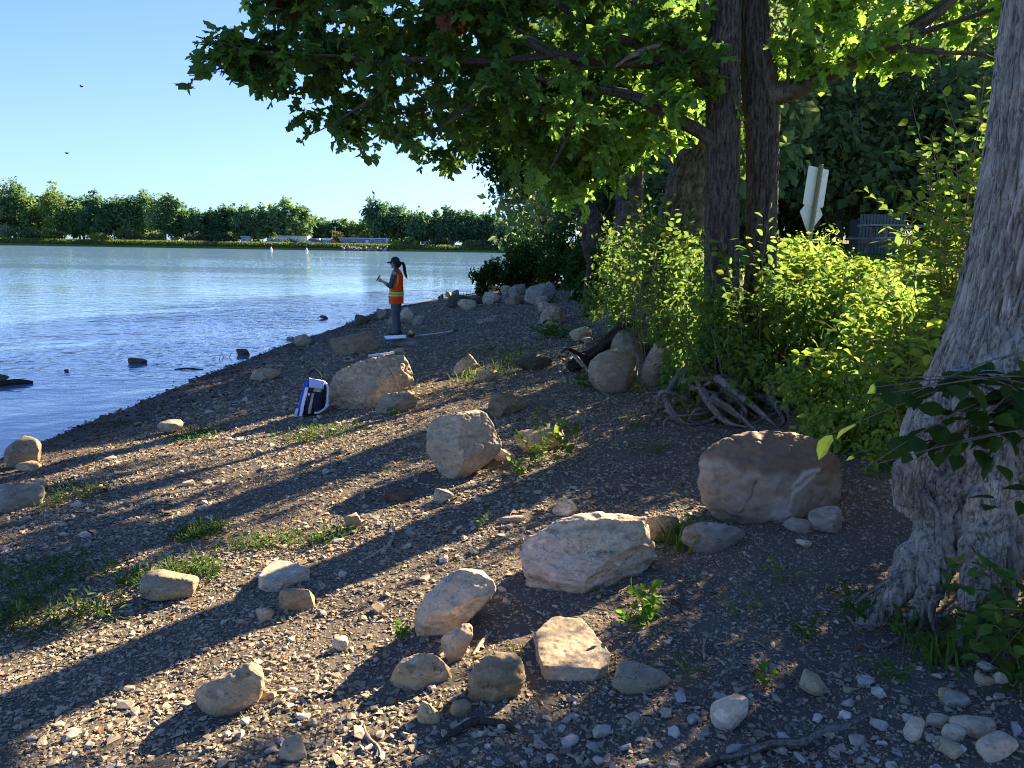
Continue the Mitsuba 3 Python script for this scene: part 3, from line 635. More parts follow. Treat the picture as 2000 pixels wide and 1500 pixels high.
def maple_template():
    half = [(.05, .02), (.15, .05), (.36, -.04), (.31, .10), (.36, .17), (.60, .30), (.42, .36), (.43, .50), (.24, .44), (.21, .52), (.29, .72), (.15, .70)]
    ring = [(0, 0)] + half + [(0, 1.0)] + [(-x, y) for x, y in reversed(half)]
    v = np.array([(0, .33)] + ring)
    w = -.10 * np.abs(v[:, 0]) - .12 * (v[:, 1] - .3) ** 2 + .05 * np.sin(v[:, 0] * 9)
    k = len(ring)
    return np.c_[v, w], np.array([[0, 1 + i, 1 + (i + 1) % k] for i in range(k)])


MAPLE = maple_template()


def light_template(template):
    keep = [0, 1, 3, 4, 6, 7, 9, 10, 12, 14, 16, 18, 19, 21, 22, 24, 25]
    keep = [k_ for k_ in keep if k_ < len(template[0])]
    k = len(keep) - 1
    return template[0][keep], np.array([[0, 1 + i, 1 + (i + 1) % k] for i in range(k)])


def warped(template, curl, narrow, twist):
    v = template[0].copy()
    v[:, 0] *= narrow
    v[:, 2] += curl * (v[:, 1] - .3) ** 2 - curl * .8 * v[:, 0] ** 2 + twist * v[:, 0] * v[:, 1]
    return v, template[1]


MAPLES = [MAPLE, warped(MAPLE, -.5, .8, .3), warped(MAPLE, .45, .9, -.35), warped(MAPLE, -.9, .68, .1)]


def frames(axis_, normal):
    a = unit(axis_)
    b = unit(np.cross(a, normal))
    return np.stack([b, a, np.cross(b, a)], -1)   # columns: across, along, up


def leaf_mesh(template, pos, rot, size, colour):
    tv, tf = template
    v = np.einsum('nij,kj->nki', rot, tv) * size[:, None, None] + pos[:, None]
    f = tf[None] + (np.arange(len(pos)) * len(tv))[:, None, None]
    return v.reshape(-1, 3), f.reshape(-1, 3), np.repeat(colour, len(tv), 0)


def greens(rng, n, base, spread=.25, yellow=.12):
    c = np.asarray(base)[None] * rng.uniform(1 - spread, 1 + spread, (n, 1))
    t = np.clip(rng.normal(0, yellow, (n, 1)), -.2, .5)
    return np.clip(c * np.c_[1 + 1.2 * t, 1 + .5 * t, 1 - .6 * t], .004, .9)


def twig_leaves(rng, centres, radii, twigs, per, size, droop=.35, outward=None):
    """Clumps of twigs with leaves along them: (leaf positions, frames, sizes, twig segments)."""
    n = len(centres)
    d = unit(rng.normal(size=(n, twigs, 3)) * [1, 1, .7] + (0 if outward is None else outward[:, None] * .7))
    o = centres[:, None] + rng.normal(size=(n, twigs, 3)) * radii[:, None, None] * .25
    L = radii[:, None] * rng.uniform(.6, 1.25, (n, twigs))
    t = (np.arange(per) + rng.random((n, twigs, per))) / per
    p = o[:, :, None] + d[:, :, None] * (L[:, :, None] * t)[..., None]
    p[..., 2] -= droop * (L[:, :, None] * t * t)
    side = unit(np.cross(d, [0, 0, 1.0]))[:, :, None] * np.where(np.arange(per) % 2, 1, -1)[None, None, :, None]
    ax = unit(d[:, :, None] * .6 + side * .8 + rng.normal(size=p.shape) * .35 - np.array([0, 0, droop]))
    nr = unit(np.array([0, 0, 1.0]) + rng.normal(size=p.shape) * .55 + d[:, :, None] * .25)
    s = size * np.clip(rng.lognormal(-.08, .3, p.shape[:3]), .4, 1.6)
    e = o + d * L[..., None]
    e[..., 2] -= droop * L
    return p.reshape(-1, 3), frames(ax.reshape(-1, 3), nr.reshape(-1, 3)), s.ravel(), (o.reshape(-1, 3), e.reshape(-1, 3))


def twig_tubes(a, b, r):
    d = unit(b - a)
    u = unit(np.cross(d, [.3, .2, .93]))
    w = np.cross(d, u)
    n = len(a)
    ring = [math.cos(k * 2.0944) * u + math.sin(k * 2.0944) * w for k in range(3)]
    v = np.stack([a + ring[k] * r for k in range(3)] + [b + ring[k] * r * .4 for k in range(3)], 1)
    f = np.array([[0, 1, 4], [0, 4, 3], [1, 2, 5], [1, 5, 4], [2, 0, 3], [2, 3, 5]])
    return v.reshape(-1, 3), (f[None] + (np.arange(n) * 6)[:, None, None]).reshape(-1, 3)


def blob_crown(rng, centre, radii, blobs, leaves, size, template, base, spread=.25, yellow=.12, blob=.36, flat=.0):
    """A crown of overlapping leafy blobs round the middle of an ellipsoid, uneven in outline, with gaps."""
    centre, radii = np.asarray(centre, float), np.asarray(radii, float)
    c = unit(rng.normal(size=(blobs, 3))) * rng.uniform(.25, .85, (blobs, 1)) ** .7
    c[:, 2] = np.where(c[:, 2] < -.6, c[:, 2] * .8, c[:, 2])
    br = rng.uniform(blob * .6, blob * 1.25, blobs)
    which = rng.choice(blobs, leaves, p=br ** 2 / (br ** 2).sum())
    d = unit(rng.normal(size=(leaves, 3)))
    p = c[which] + d * (br[which] * rng.random(leaves) ** .45)[:, None]
    pos = centre + p * radii
    nr = unit(d * .7 + np.array([0, 0, .55]) + rng.normal(size=d.shape) * .5)
    ax = unit(np.cross(nr, rng.normal(size=d.shape)) + [0, 0, -.25 + flat])
    tone = rng.uniform(.86, 1.14, blobs)[which][:, None]
    return leaf_mesh(template, pos, frames(ax, nr), size * np.clip(rng.lognormal(-.05, .32, leaves), .45, 2.0), greens(rng, leaves, base, spread, yellow) * tone), c * radii + centre


def bark_tube(path, sides, n, amp, seed, tone, fissure=1.0, lobes=None, streak=2.2, freq=64):
    """Trunk or limb: control points (x, y, z, radius), smooth curve, fissured bark as real relief; returns mesh and colours."""
    c = curve(path, n)
    v, f = tube(c[:, :3], c[:, 3], sides)
    ctr = np.vstack([np.repeat(c[:, :3], sides, 0), c[:1, :3], c[-1:, :3]])
    rad = np.r_[np.repeat(c[:, 3], sides), c[0, 3], c[-1, 3]]
    nrm = unit(v - ctr)
    R = float(np.median(c[:, 3]))
    along = np.r_[np.repeat(np.r_[0, np.cumsum(np.linalg.norm(np.diff(c[:, :3], axis=0), axis=1))], sides), 0, 0]
    q = np.c_[nrm[:, 0] * R * freq, nrm[:, 1] * R * freq, along * streak * 1.5]
    if abs(c[-1, 2] - c[0, 2]) < np.linalg.norm(c[-1, :2] - c[0, :2]):
        q = np.c_[nrm * R * 20, ] + along[:, None] * np.array([.9, .7, .8])
    warp = fbm(q * .5, 2, seed) * 2.6
    r1 = fbm(q + warp[:, None] * [1, 1, .25], 3, seed + 1)
    ridge = np.clip(np.abs(r1 - .5) / .10, 0, 1)          # 0 in a fissure
    ridge = np.minimum(ridge, .35 + .65 * np.clip(np.abs(fbm(q * [.7, .7, 2.6] + 9, 3, seed + 21) - .5) / .035, 0, 1))
    d = amp * 1.7 * (ridge - .75) * fissure + amp * .7 * (fbm(q * 2.4, 3, seed + 3) - .5) + R * .16 * (fbm(np.c_[nrm * 1.2, along * .8], 2, seed + 4) - .5)
    if lobes is not None:
        ang = np.arctan2(nrm[:, 1], nrm[:, 0])
        d = d + lobes(ang, v[:, 2])
    v = v + nrm * (d * (rad > R * .15))[:, None]
    a, b, dk = np.array(tone[0]), np.array(tone[1]), np.array(tone[2])
    m = np.clip(fbm(q * .35, 3, seed + 8) * 2.2 - .6, 0, 1)[:, None]
    k = (np.clip(1 - ridge * 1.15, 0, 1) * .95)[:, None]
    colour = ((a * (1 - m) + b * m) * (1 - k) + dk * k) * (.8 + .4 * meshkit.noise(q * 5, seed))[:, None]
    return (v, f), colour


BARK = ((.092, .076, .064), (.066, .055, .048), (.022, .018, .016))
CEDAR = ((.31, .262, .222), (.235, .192, .16), (.075, .058, .048))
BLEACH = ((.27, .235, .20), (.17, .142, .118), (.055, .044, .036))

# ------------------------------------------------------------------ twin-trunked maple
mp = 'maple_tree'
tag(mp, 'maple with two dark trunks and lobed leaves reaching out over the beach', 'tree')
(m, c) = bark_tube([(2.02, 7.15, .75, .24), (1.96, 7.15, 1.4, .17), (1.90, 7.15, 2.2, .155), (1.85, 7.15, 3.2, .15), (1.80, 7.15, 4.2, .14), (1.78, 7.2, 5.6, .11), (1.7, 7.2, 7.2, .05)], 88, 270, .012, 11, BARK)
put('trunk', m, 'bark_material', c, mp, True)
(m, c) = bark_tube([(2.38, 7.35, .8, .22), (2.35, 7.35, 1.5, .16), (2.33, 7.35, 2.2, .14), (2.27, 7.35, 3.2, .145), (2.21, 7.35, 3.75, .16), (2.10, 7.35, 4.5, .12), (2.15, 7.4, 5.8, .09), (2.4, 7.4, 7.0, .04)], 84, 260, .012, 12, BARK)
put('trunk', m, 'bark_material', c, mp, True)
LIMBS = [
    [(2.24, 7.3, 3.66, .12), (2.55, 7.25, 3.74, .085), (3.03, 7.2, 3.99, .075), (3.5, 7.2, 4.25, .06), (3.85, 7.2, 4.55, .045), (4.3, 7.3, 5.2, .02)],
    [(3.0, 7.2, 3.97, .045), (3.2, 7.2, 4.06, .032), (3.55, 7.15, 4.19, .025), (4.09, 7.1, 4.37, .018), (4.5, 7.1, 4.6, .008)],
    [(3.1, 7.2, 4.0, .04), (3.4, 7.2, 4.06, .03), (3.75, 7.15, 4.02, .022), (4.06, 7.15, 4.01, .018), (4.5, 7.2, 3.85, .008)],
    [(1.85, 7.12, 3.16, .085), (1.69, 7.1, 3.28, .062), (1.29, 7.05, 3.47, .055), (.96, 7.0, 3.60, .045), (.5, 6.95, 3.66, .03), (.0, 6.9, 3.72, .012)],
    [(1.80, 7.15, 3.62, .07), (1.63, 7.1, 3.74, .048), (1.45, 7.05, 3.87, .042), (1.22, 7.0, 3.89, .036), (.9, 7.0, 3.84, .028), (.4, 7.0, 3.8, .012)],
    [(1.80, 7.2, 3.9, .07), (1.31, 7.25, 3.98, .042), (.85, 7.3, 4.17, .036), (.4, 7.3, 4.38, .03), (-.3, 7.4, 4.8, .012)],
    [(1.8, 7.12, 3.74, .08), (1.45, 7.08, 3.86, .055), (1.0, 7.05, 3.88, .05), (.34, 7.0, 3.92, .048), (-.14, 7.0, 4.16, .045), (-.56, 7.0, 4.37, .04), (-1.4, 7.1, 4.75, .015)],
    [(.34, 7.0, 3.92, .035), (-.2, 7.0, 3.86, .028), (-.95, 7.0, 3.86, .024), (-1.22, 7.0, 3.83, .02), (-1.59, 7.0, 3.88, .016), (-2.22, 7.0, 3.90, .01), (-2.75, 7.0, 4.02, .005)],
    [(.7, 6.97, 3.64, .024), (.55, 6.9, 3.4, .018), (.38, 6.85, 3.1, .012), (.3, 6.85, 2.95, .005)],
    [(-.9, 7.0, 3.86, .018), (-1.15, 6.95, 3.6, .013), (-1.5, 6.9, 3.35, .008), (-1.75, 6.9, 3.22, .004)],
    [(2.3, 7.35, 3.45, .02), (2.4, 7.2, 3.75, .016), (2.36, 7.1, 4.1, .012), (2.42, 7.1, 4.5, .005)],
    [(-.05, 6.9, 3.72, .02), (-.35, 6.88, 3.5, .014), (-.62, 6.85, 3.3, .008), (-.8, 6.85, 3.18, .004)],
]
for k, L in enumerate(LIMBS):
    (m, c) = bark_tube(L, 14 if k > 6 else 20, 70, .004, 30 + k, BARK, .8)
    put('branch', m, 'bark_material', c, mp, True)
(m, c) = bark_tube([(1.72, 7.05, 3.78, .05), (1.4, 6.95, 4.0, .045), (1.18, 6.92, 3.97, .035), (.97, 6.9, 3.90, .02), (.82, 6.9, 3.80, .008)], 18, 60, .008, 77, BLEACH, .8)
k = put('branch', m, 'bark_material', c, mp, True)
labels[k] = {'label': 'bleached broken dead branch'}

# leaf clumps: the outline of the hanging limb in the plane y = 7 (x, z), clumps go back from it
LOW = np.array([(-2.87, 4.06), (-2.81, 3.9), (-2.73, 3.74), (-2.52, 3.63), (-2.26, 3.6), (-2.17, 3.49), (-2.0, 3.3), (-1.81, 3.13), (-1.6, 3.14), (-1.38, 3.21), (-1.22, 3.33), (-1.09, 3.08), (-.98, 3.08), (-.66, 3.13), (-.46, 3.2), (-.26, 3.05),
                (.11, 2.88), (.43, 2.73), (.7, 2.76), (.87, 2.91), (1.14, 2.98), (1.45, 3.12), (1.64, 3.34)])
TOP = np.array([(-2.9, 4.1), (-2.49, 4.15), (-2.25, 4.20), (-2.2, 4.5), (-1.9, 5.0), (-1.2, 6.0), (0, 7.0), (1.7, 7.4)])
rng = np.random.default_rng(21)
cl, rad, lit_gain = [], [], []
while len(cl) < 232:
    x = rng.uniform(-2.85, 1.7)
    lo, hi = np.interp(x, LOW[:, 0], LOW[:, 1]), np.interp(x, TOP[:, 0], TOP[:, 1])
    z = lo + (min(hi, 4.75) - lo) * rng.random()
    r = rng.uniform(.16, .27)
    if z - lo < r * .85 or hi - z < r * .4 or x + 2.9 < r:
        continue
    thick = np.clip((x + 3.0) / 1.6, .25, 1) * 2.2
    cl.append((x, (6.72 if z - lo > .45 and hi - z > .3 and x > -2.2 else 7.0) + thick * rng.random() ** 1.2, z))
    rad.append(r)
    lit_gain.append(1.0 if x < .2 or rng.random() > .35 else 1.8)  # some clumps right of the middle painted brighter, as if sunlit
while len(cl) < 312:   # the crown above the picture
    x, z = rng.uniform(-1.6, 4.6), rng.uniform(4.7, 7.0)
    if z < np.interp(x, TOP[:, 0], TOP[:, 1]) or x > 1.7:
        cl.append((x, rng.uniform(6.6, 9.2), z))
        rad.append(rng.uniform(.25, .4))
        lit_gain.append(1.0)
while len(cl) < 348:   # upper back of the crown, clumps added to shade the limb
    cl.append((rng.uniform(-1.0, 2.1), rng.uniform(8.4, 10.4), rng.uniform(4.5, 6.6)))
    rad.append(rng.uniform(.28, .42))
    lit_gain.append(1.0)
while len(cl) < 408:   # towards the big trunk, leaves painted brighter as if sunlit
    x, z = rng.uniform(2.25, 4.7), rng.uniform(3.3, 4.9)
    lo = np.interp(x, [2.25, 2.5, 2.9, 3.3, 3.8, 4.3, 4.7], [3.25, 3.4, 3.5, 3.85, 3.8, 3.65, 3.5])
    if z > lo + .12:
        cl.append((x, rng.uniform(6.9, 7.7), z))
        rad.append(rng.uniform(.14, .24))
        lit_gain.append(2.0)
while len(cl) < 452:   # sprays under the limb, sunlight painted into their leaf colour
    x, z = rng.uniform(.2, 1.65), rng.uniform(2.75, 3.7)
    if z > np.interp(x, LOW[:, 0], LOW[:, 1]) + .15:
        cl.append((x, rng.uniform(7.6, 9.4), z))
        rad.append(rng.uniform(.15, .24))
        lit_gain.append(2.2)
GAPS = [shapely.geometry.Polygon(g_) for g_ in (
    [(-2.09, 2.87), (-1.84, 3.16), (-1.0, 3.58), (-.52, 3.77), (.04, 3.72), (.12, 2.25), (-1.85, 2.51)], [(.12, 2.87), (.63, 3.47), (1.26, 3.7), (1.41, 3.54), (.93, 2.89), (.52, 2.33), (.11, 2.33)],
    [(-1.89, 4.0), (-1.19, 4.51), (-.24, 5.22), (.01, 4.82), (-.81, 3.9), (-1.4, 3.39)], [(-.2, 6.0), (.62, 6.92), (1.4, 8.29), (1.51, 7.41), (.54, 5.89), (.01, 5.51)], [(.08, 4.61), (.43, 4.61), (.89, 4.49), (.83, 4.01), (.42, 3.82)])]


def in_gap(x, y, z, grow=0.0):
    # True where a clump of the crown would close a gap that the photograph's sun comes through
    k = (z - .55) / SUN[2]
    q_ = shapely.geometry.Point(x - SUN[0] * k, y - SUN[1] * k)
    return any(g_.distance(q_) <= grow for g_ in GAPS)


cl, rad, lit_gain = np.array(cl), np.array(rad), np.array(lit_gain)
open_ = np.array([in_gap(*c_, .12) for c_ in cl]) & ((cl[:, 2] > 4.55) | (cl[:, 0] > 2.0))
cl, rad, lit_gain = cl[~open_], rad[~open_], lit_gain[~open_]
p, fr, s, (ta, tb) = twig_leaves(rng, cl, rad, 7, 7, .108, .38)
cgr = greens(rng, len(p), (.108, .20, .042), .25, .12)
cgr = cgr * np.repeat(lit_gain, 49)[:, None] ** np.array([1.0, .9, .7])  # sunlight painted in: clumps with a higher gain get brighter leaves
d = np.linalg.norm(p - EYE, axis=1)
front = (p[:, 2] < 4.7) & (np.abs(p[:, 0]) < 4.2)
order = np.argsort(np.where(front, d / s, 1e9))
big, rest = order[:300], order[300:]
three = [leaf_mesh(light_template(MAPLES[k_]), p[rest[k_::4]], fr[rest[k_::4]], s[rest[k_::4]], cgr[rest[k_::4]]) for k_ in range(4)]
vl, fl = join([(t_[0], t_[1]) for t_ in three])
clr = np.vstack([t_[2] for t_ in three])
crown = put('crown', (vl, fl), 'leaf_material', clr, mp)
labels[crown] = {'kind': 'stuff'}
put('twig', twig_tubes(ta, tb, .004), 'matte_material', (.09, .075, .06), mp)
VARIANTS = {}


def leaf_parts(parent, template, name_of, pos, rot, size, colours, mat='leaf_material'):
    """Each leaf an entry of its own; alike leaves share a file, placed by their matrix."""
    tv, tf = template
    for i in range(len(pos)):
        key = (name_of, int(np.argmin(((np.array(colours) - colours[i]) ** 2).sum(1))) % 8 if False else i % 8)
        if key not in VARIANTS:
            VARIANTS[key] = mikit.ply(trimesh.Trimesh(tv, tf, process=False), mat, smooth=False, uv=pack(col(colours[i], len(tv))))
        M = np.eye(4)
        M[:3, :3] = rot[i] * size[i]
        M[:3, 3] = pos[i]
        scene[numbered('leaf', parent)] = {**VARIANTS[key], 'to_world': T(M.tolist())}


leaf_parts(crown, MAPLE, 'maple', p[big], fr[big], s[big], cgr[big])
# bunches of dead brown leaves among the green
for x, y, z in ((-1.92, 7.0, 4.35), (-.52, 6.7, 4.18)):
    pp, ff, ss, tw = twig_leaves(rng, np.array([(x, y, z)]), np.array([.10]), 5, 5, .11, .9)
    v, f, cc = leaf_mesh(MAPLE, pp, ff, ss, greens(rng, len(pp), (.20, .095, .045), .3, .0))
    k = put('dead_leaves', (v, f), 'leaf_material', cc, crown)
    labels[k] = {'label': 'bunch of dead brown leaves', 'kind': 'stuff'}

# roots washed out under the shrubs
rng = np.random.default_rng(31)
for k in range(34):
    a = rng.uniform(0, 1)
    st = np.array([rng.uniform(1.6, 2.5), rng.uniform(6.5, 7.1), rng.uniform(.92, 1.2)])
    en = np.array([1.2 + 1.35 * a + rng.normal(0, .1), 6.0 + .8 * (1 - a) ** 2 + rng.normal(0, .15), 0])
    en[2] = gz(en[0], en[1]) + .02
    mid = st * .5 + en * .5 + rng.normal(0, .16, 3) * [1, 1, .5] + [0, 0, rng.uniform(.0, .14)]
    q1, q2 = st * .8 + mid * .2 + rng.normal(0, .05, 3), mid * .4 + en * .6 + rng.normal(0, .07, 3)
    q2[2] = max(q2[2], gz(q2[0], q2[1]) + .02)
    r = rng.uniform(.010, .038) if k > 5 else rng.uniform(.04, .06)
    L = [(*st, r * 1.2), (*q1, r), (*mid, r * .9), (*q2, r * .6), (*en, r * .18)]
    (m, c) = bark_tube(L, 10, 40, r * .12, 60 + k, ((.20, .172, .148), (.14, .12, .102), (.05, .042, .036)), .7)
    put('root', m, 'bark_material', c, mp, True)

# ------------------------------------------------------------------ the big pale trunk with bleached roots
ct = 'cedar_tree'
tag(ct, 'massive pale grey furrowed trunk with washed-out bleached roots, cut by the picture edge', 'tree')


def cedar_lobes(ang, z):
    out = .022 * np.sin(5 * ang + 1.2 + z * .7) + .03 * np.sin(2 * ang + 2.0 + .5 * z)
    return out


(m, c) = bark_tube([(2.10, 3.2, 1.15, .34), (2.10, 3.2, 1.45, .345), (2.16, 3.18, 1.75, .32), (2.21, 3.18, 2.1, .30), (2.235, 3.18, 2.7, .29), (2.225, 3.18, 3.4, .285), (2.26, 3.2, 4.6, .28), (2.31, 3.2, 5.4, .25)], 330, 380, .011, 5, CEDAR, 1.3, cedar_lobes, 1.7, 72)
put('trunk', m, 'bark_material', c, ct, True)


def capsule_body(chains, length, smooth_its):
    """One continuous surface over chains of (x, y, z, r) joints."""
    out = None
    for ch in chains:
        for a, b in zip(ch[:-1], ch[1:]):
            pts = []
            for q in (a, b):
                s = trimesh.creation.icosphere(1).vertices * q[3] + np.array(q[:3])
                pts.append(s)
            h = m3.Manifold.hull_points(np.vstack(pts))
            out = h if out is None else out + h
    out = out.refine_to_length(length)
    mm = out.to_mesh()
    v, f = np.array(mm.vert_properties[:, :3], float), np.array(mm.tri_verts)
    t = trimesh.Trimesh(v, f)
    t.merge_vertices()
    v, f = np.array(t.vertices), np.array(t.faces)
    for _ in range(smooth_its):
        v = relax(v, f, 1, .5)
        v = relax(v, f, 1, -.52)
    return v, f


FLARE = [
    [(2.16, 3.16, 1.95, .25), (2.12, 3.13, 1.75, .27), (2.01, 3.10, 1.45, .25), (1.97, 3.08, 1.25, .18)],
    [(1.93, 3.06, 1.5, .16), (1.83, 3.03, 1.27, .11), (1.73, 3.0, 1.10, .08), (1.64, 2.98, .97, .06), (1.56, 2.96, .87, .045), (1.47, 2.95, .79, .03)],
    [(1.80, 3.02, 1.2, .075), (1.73, 2.94, 1.02, .045), (1.68, 2.90, .93, .034), (1.63, 2.87, .84, .028)],
    [(1.94, 2.98, 1.4, .13), (1.88, 2.87, 1.17, .085), (1.82, 2.80, 1.0, .062), (1.79, 2.76, .90, .046), (1.755, 2.73, .82, .042), (1.74, 2.71, .72, .045)],
    [(2.0, 2.98, 1.36, .09), (1.97, 2.87, 1.18, .055), (1.935, 2.82, 1.02, .045), (1.89, 2.78, .92, .042), (1.82, 2.75, .85, .034), (1.77, 2.735, .80, .028)],
    [(1.84, 3.06, 1.75, .09), (1.71, 3.04, 1.60, .06), (1.625, 3.03, 1.48, .042), (1.60, 3.02, 1.39, .036), (1.63, 3.02, 1.31, .042), (1.72, 3.02, 1.26, .055)],
]
v, f = capsule_body(FLARE, .0088, 8)
n = vnormals(v, f)
tw = np.c_[v[:, 0] + .35 * v[:, 2] * .3, v[:, 1], v[:, 2]]
q = tw * [42, 42, 4.0]
warp = fbm(tw * [4, 4, 2.0], 2, 51)[:, None] * [6, 6, 1.0]
g = fbm(q + warp, 3, 52)
crev = np.clip(np.abs(g - .5) / .045, 0, 1)
gr = fbm(tw * [75, 75, 5.0] + warp * 1.5, 2, 57)
big = np.abs(fbm(tw * [13, 13, 2.6] + warp * .8, 2, 53) - .5) * 2
split = np.clip(np.abs(fbm(tw * [34, 34, 2.4] + warp, 3, 58) - .5) / .03, 0, 1)
v2 = v + n * (.052 * (big - .3) + .018 * (1 - 2 * np.abs(gr - .5)) - .008 * (1 - crev) - .012 * (1 - split))[:, None]
mix_ = np.clip(fbm(tw * [6, 6, 2.2], 3, 55) * 2.4 - .7, 0, 1)[:, None]
cc = np.array(BLEACH[0]) * (1 - mix_) + np.array(BLEACH[1]) * mix_
cc = cc * (1 - .35 * (1 - crev[:, None])) * (.62 + .76 * gr)[:, None] * (.3 + .7 * split)[:, None]
put('root_flare', (v2, f), 'bark_material', cc, ct, True)
labels[ct + '__root_flare'] = {'label': 'bleached twisted wood at the foot'}
CROOTS = [
    [(1.80, 2.74, .86, .028), (1.88, 2.66, .83, .026), (1.97, 2.55, .80, .024), (2.05, 2.42, .80, .022), (2.15, 2.3, .80, .02)],
    [(1.80, 2.74, .84, .02), (1.74, 2.70, .80, .014), (1.68, 2.67, .785, .008)],
    [(1.78, 2.72, .82, .014), (1.77, 2.66, .79, .012), (1.75, 2.58, .79, .012), (1.68, 2.48, .80, .009), (1.62, 2.40, .79, .004)],
    [(1.80, 2.72, .83, .01), (1.79, 2.66, .79, .008), (1.78, 2.6, .785, .004)],
    [(2.15, 3.0, 1.35, .05), (2.30, 2.95, 1.22, .045), (2.45, 2.9, 1.12, .04), (2.65, 2.85, 1.0, .03)],
    [(2.1, 2.95, 1.28, .03), (2.22, 2.88, 1.18, .028), (2.3, 2.82, 1.05, .024), (2.42, 2.76, .95, .016)],
    [(2.0, 2.85, 1.12, .024), (2.12, 2.84, 1.17, .024), (2.24, 2.84, 1.2, .02), (2.4, 2.85, 1.24, .014)],
    [(2.05, 2.83, 1.05, .014), (2.12, 2.8, 1.0, .012), (2.16, 2.76, .92, .01), (2.2, 2.7, .88, .006)],
    [(1.95, 2.86, 1.3, .02), (1.93, 2.80, 1.2, .02), (1.935, 2.78, 1.08, .019), (1.91, 2.77, .98, .018), (1.9, 2.78, .93, .012)],
    [(1.74, 2.95, 1.1, .012), (1.62, 2.95, 1.03, .009), (1.53, 2.96, .95, .008), (1.49, 2.95, .88, .006), (1.47, 2.94, .82, .003)],
    [(1.55, 2.95, .98, .012), (1.45, 2.9, .95, .009), (1.38, 2.86, .92, .006)],
    [(1.70, 2.83, .97, .012), (1.655, 2.80, .97, .014), (1.645, 2.79, .92, .014), (1.66, 2.78, .86, .012), (1.665, 2.76, .80, .008)],
    [(1.66, 2.80, .90, .007), (1.69, 2.78, .92, .008), (1.73, 2.78, .96, .008)],
    [(1.64, 2.7, .80, .012), (1.655, 2.68, .86, .012), (1.64, 2.68, .80, .010), (1.61, 2.66, .775, .008)],
    [(1.5, 2.85, .84, .007), (1.42, 2.82, .845, .008), (1.36, 2.8, .86, .006), (1.32, 2.79, .9, .004)],
    [(1.55, 2.82, .80, .006), (1.45, 2.77, .78, .006), (1.37, 2.76, .80, .004)],
    [(2.3, 3.2, 1.5, .09), (2.55, 3.1, 1.35, .08), (2.8, 3.0, 1.2, .06), (3.1, 2.9, 1.15, .05)],
]
for k, L in enumerate(CROOTS):
    r = L[0][3]
    (m, c) = bark_tube(L, 12, 44, r * .16, 90 + k, ((.19, .168, .148), (.135, .117, .102), (.05, .042, .036)), .8)
    put('root', m, 'bark_material', c, ct, True)

# ------------------------------------------------------------------ other trees on the bank
def simple_tree(name, label, base, path, crown_c, crown_r, leaves, size, tone, blobs=22, template=SIMPLE, bark=BARK, branches=5, seed=1, group=None, sides=24, limb=.045):
    rng = np.random.default_rng(seed)
    key = numbered(name)
    tag(key, label, 'tree', group)
    (m, c) = bark_tube(path, sides, 110, max(.008, path[0][3] * .06), seed, bark)
    put('trunk', m, 'bark_material', c, key, True)
    (v, f, cc), ctr = blob_crown(rng, crown_c, crown_r, blobs, leaves, size, template, tone)
    put('crown', (v, f), 'leaf_thin_material', cc, key)
    top = np.array(path[-1][:3])
    st = np.array(path[max(len(path) // 2, 1)][:3])
    for b in ctr[:branches]:
        s0 = st + (top - st) * rng.random()
        md = (s0 + b) / 2 + rng.normal(0, .15, 3) + [0, 0, .15]
        (m, c) = bark_tube([(*s0, limb), (*md, limb * .6), (*b, limb * .2)], 8, 20, .004, seed + 3, bark, .6)
        put('branch', m, 'bark_material', c, key, True)
    return key


simple_tree('leaning_tree', 'thick furrowed trunk leaning behind the twin trunks', None,
            [(1.98, 10, 1.3, .46), (2.08, 10, 2.0, .37), (2.14, 10, 2.7, .31), (2.22, 10, 3.3, .25), (2.33, 10, 4.0, .23), (2.5, 10.2, 5.5, .2), (2.6, 10.4, 8.2, .1)],
            (2.4, 11.2, 7.9), (2.2, 1.9, 1.7), 3600, .15, (.09, .16, .026), 28, SIMPLE, ((.135, .112, .094), (.098, .081, .069), (.035, .029, .025)), 6, 201, None, 56, .06)
simple_tree('bank_tree', 'dark straight trunk on the bank left of the leaning tree', None,
            [(2.0, 14, 1.2, .36), (2.03, 14, 1.9, .27), (2.02, 14, 2.8, .25), (2.0, 14, 3.8, .23), (2.0, 14.1, 5.2, .18), (2.1, 14.2, 7.5, .08)],
            (2.4, 15, 7.6), (2.4, 2.2, 2.2), 4600, .15, (.085, .15, .026), 30, SIMPLE, BARK, 6, 202, None, 32, .06)
simple_tree('crooked_sapling', 'thin crooked sapling trunk at the shoreline shrubs', None,
            [(1.42, 15, .95, .075), (1.42, 15, 1.5, .06), (1.46, 15, 1.95, .055), (1.36, 15, 2.25, .05), (1.33, 15, 2.7, .045), (1.36, 15, 3.3, .035), (1.4, 15, 4.0, .015)],
            (1.5, 15.2, 4.1), (.9, .9, .9), 900, .10, (.07, .12, .02), 14, SIMPLE, BARK, 4, 203, None, 12, .02)
simple_tree('shore_maple', 'dense dark green tree leaning over the shore beyond the rock pile', None,
            [(2.6, 24, 1.0, .30), (2.4, 24, 2.5, .25), (2.2, 24, 4.2, .2), (1.8, 24, 6.5, .12), (1.6, 24, 8.5, .05)],
            (.85, 24, 6.35), (2.85, 2.2, 2.75), 17000, .17, (.04, .08, .018), 60, SIMPLE, BARK, 8, 204, None, 20, .06)
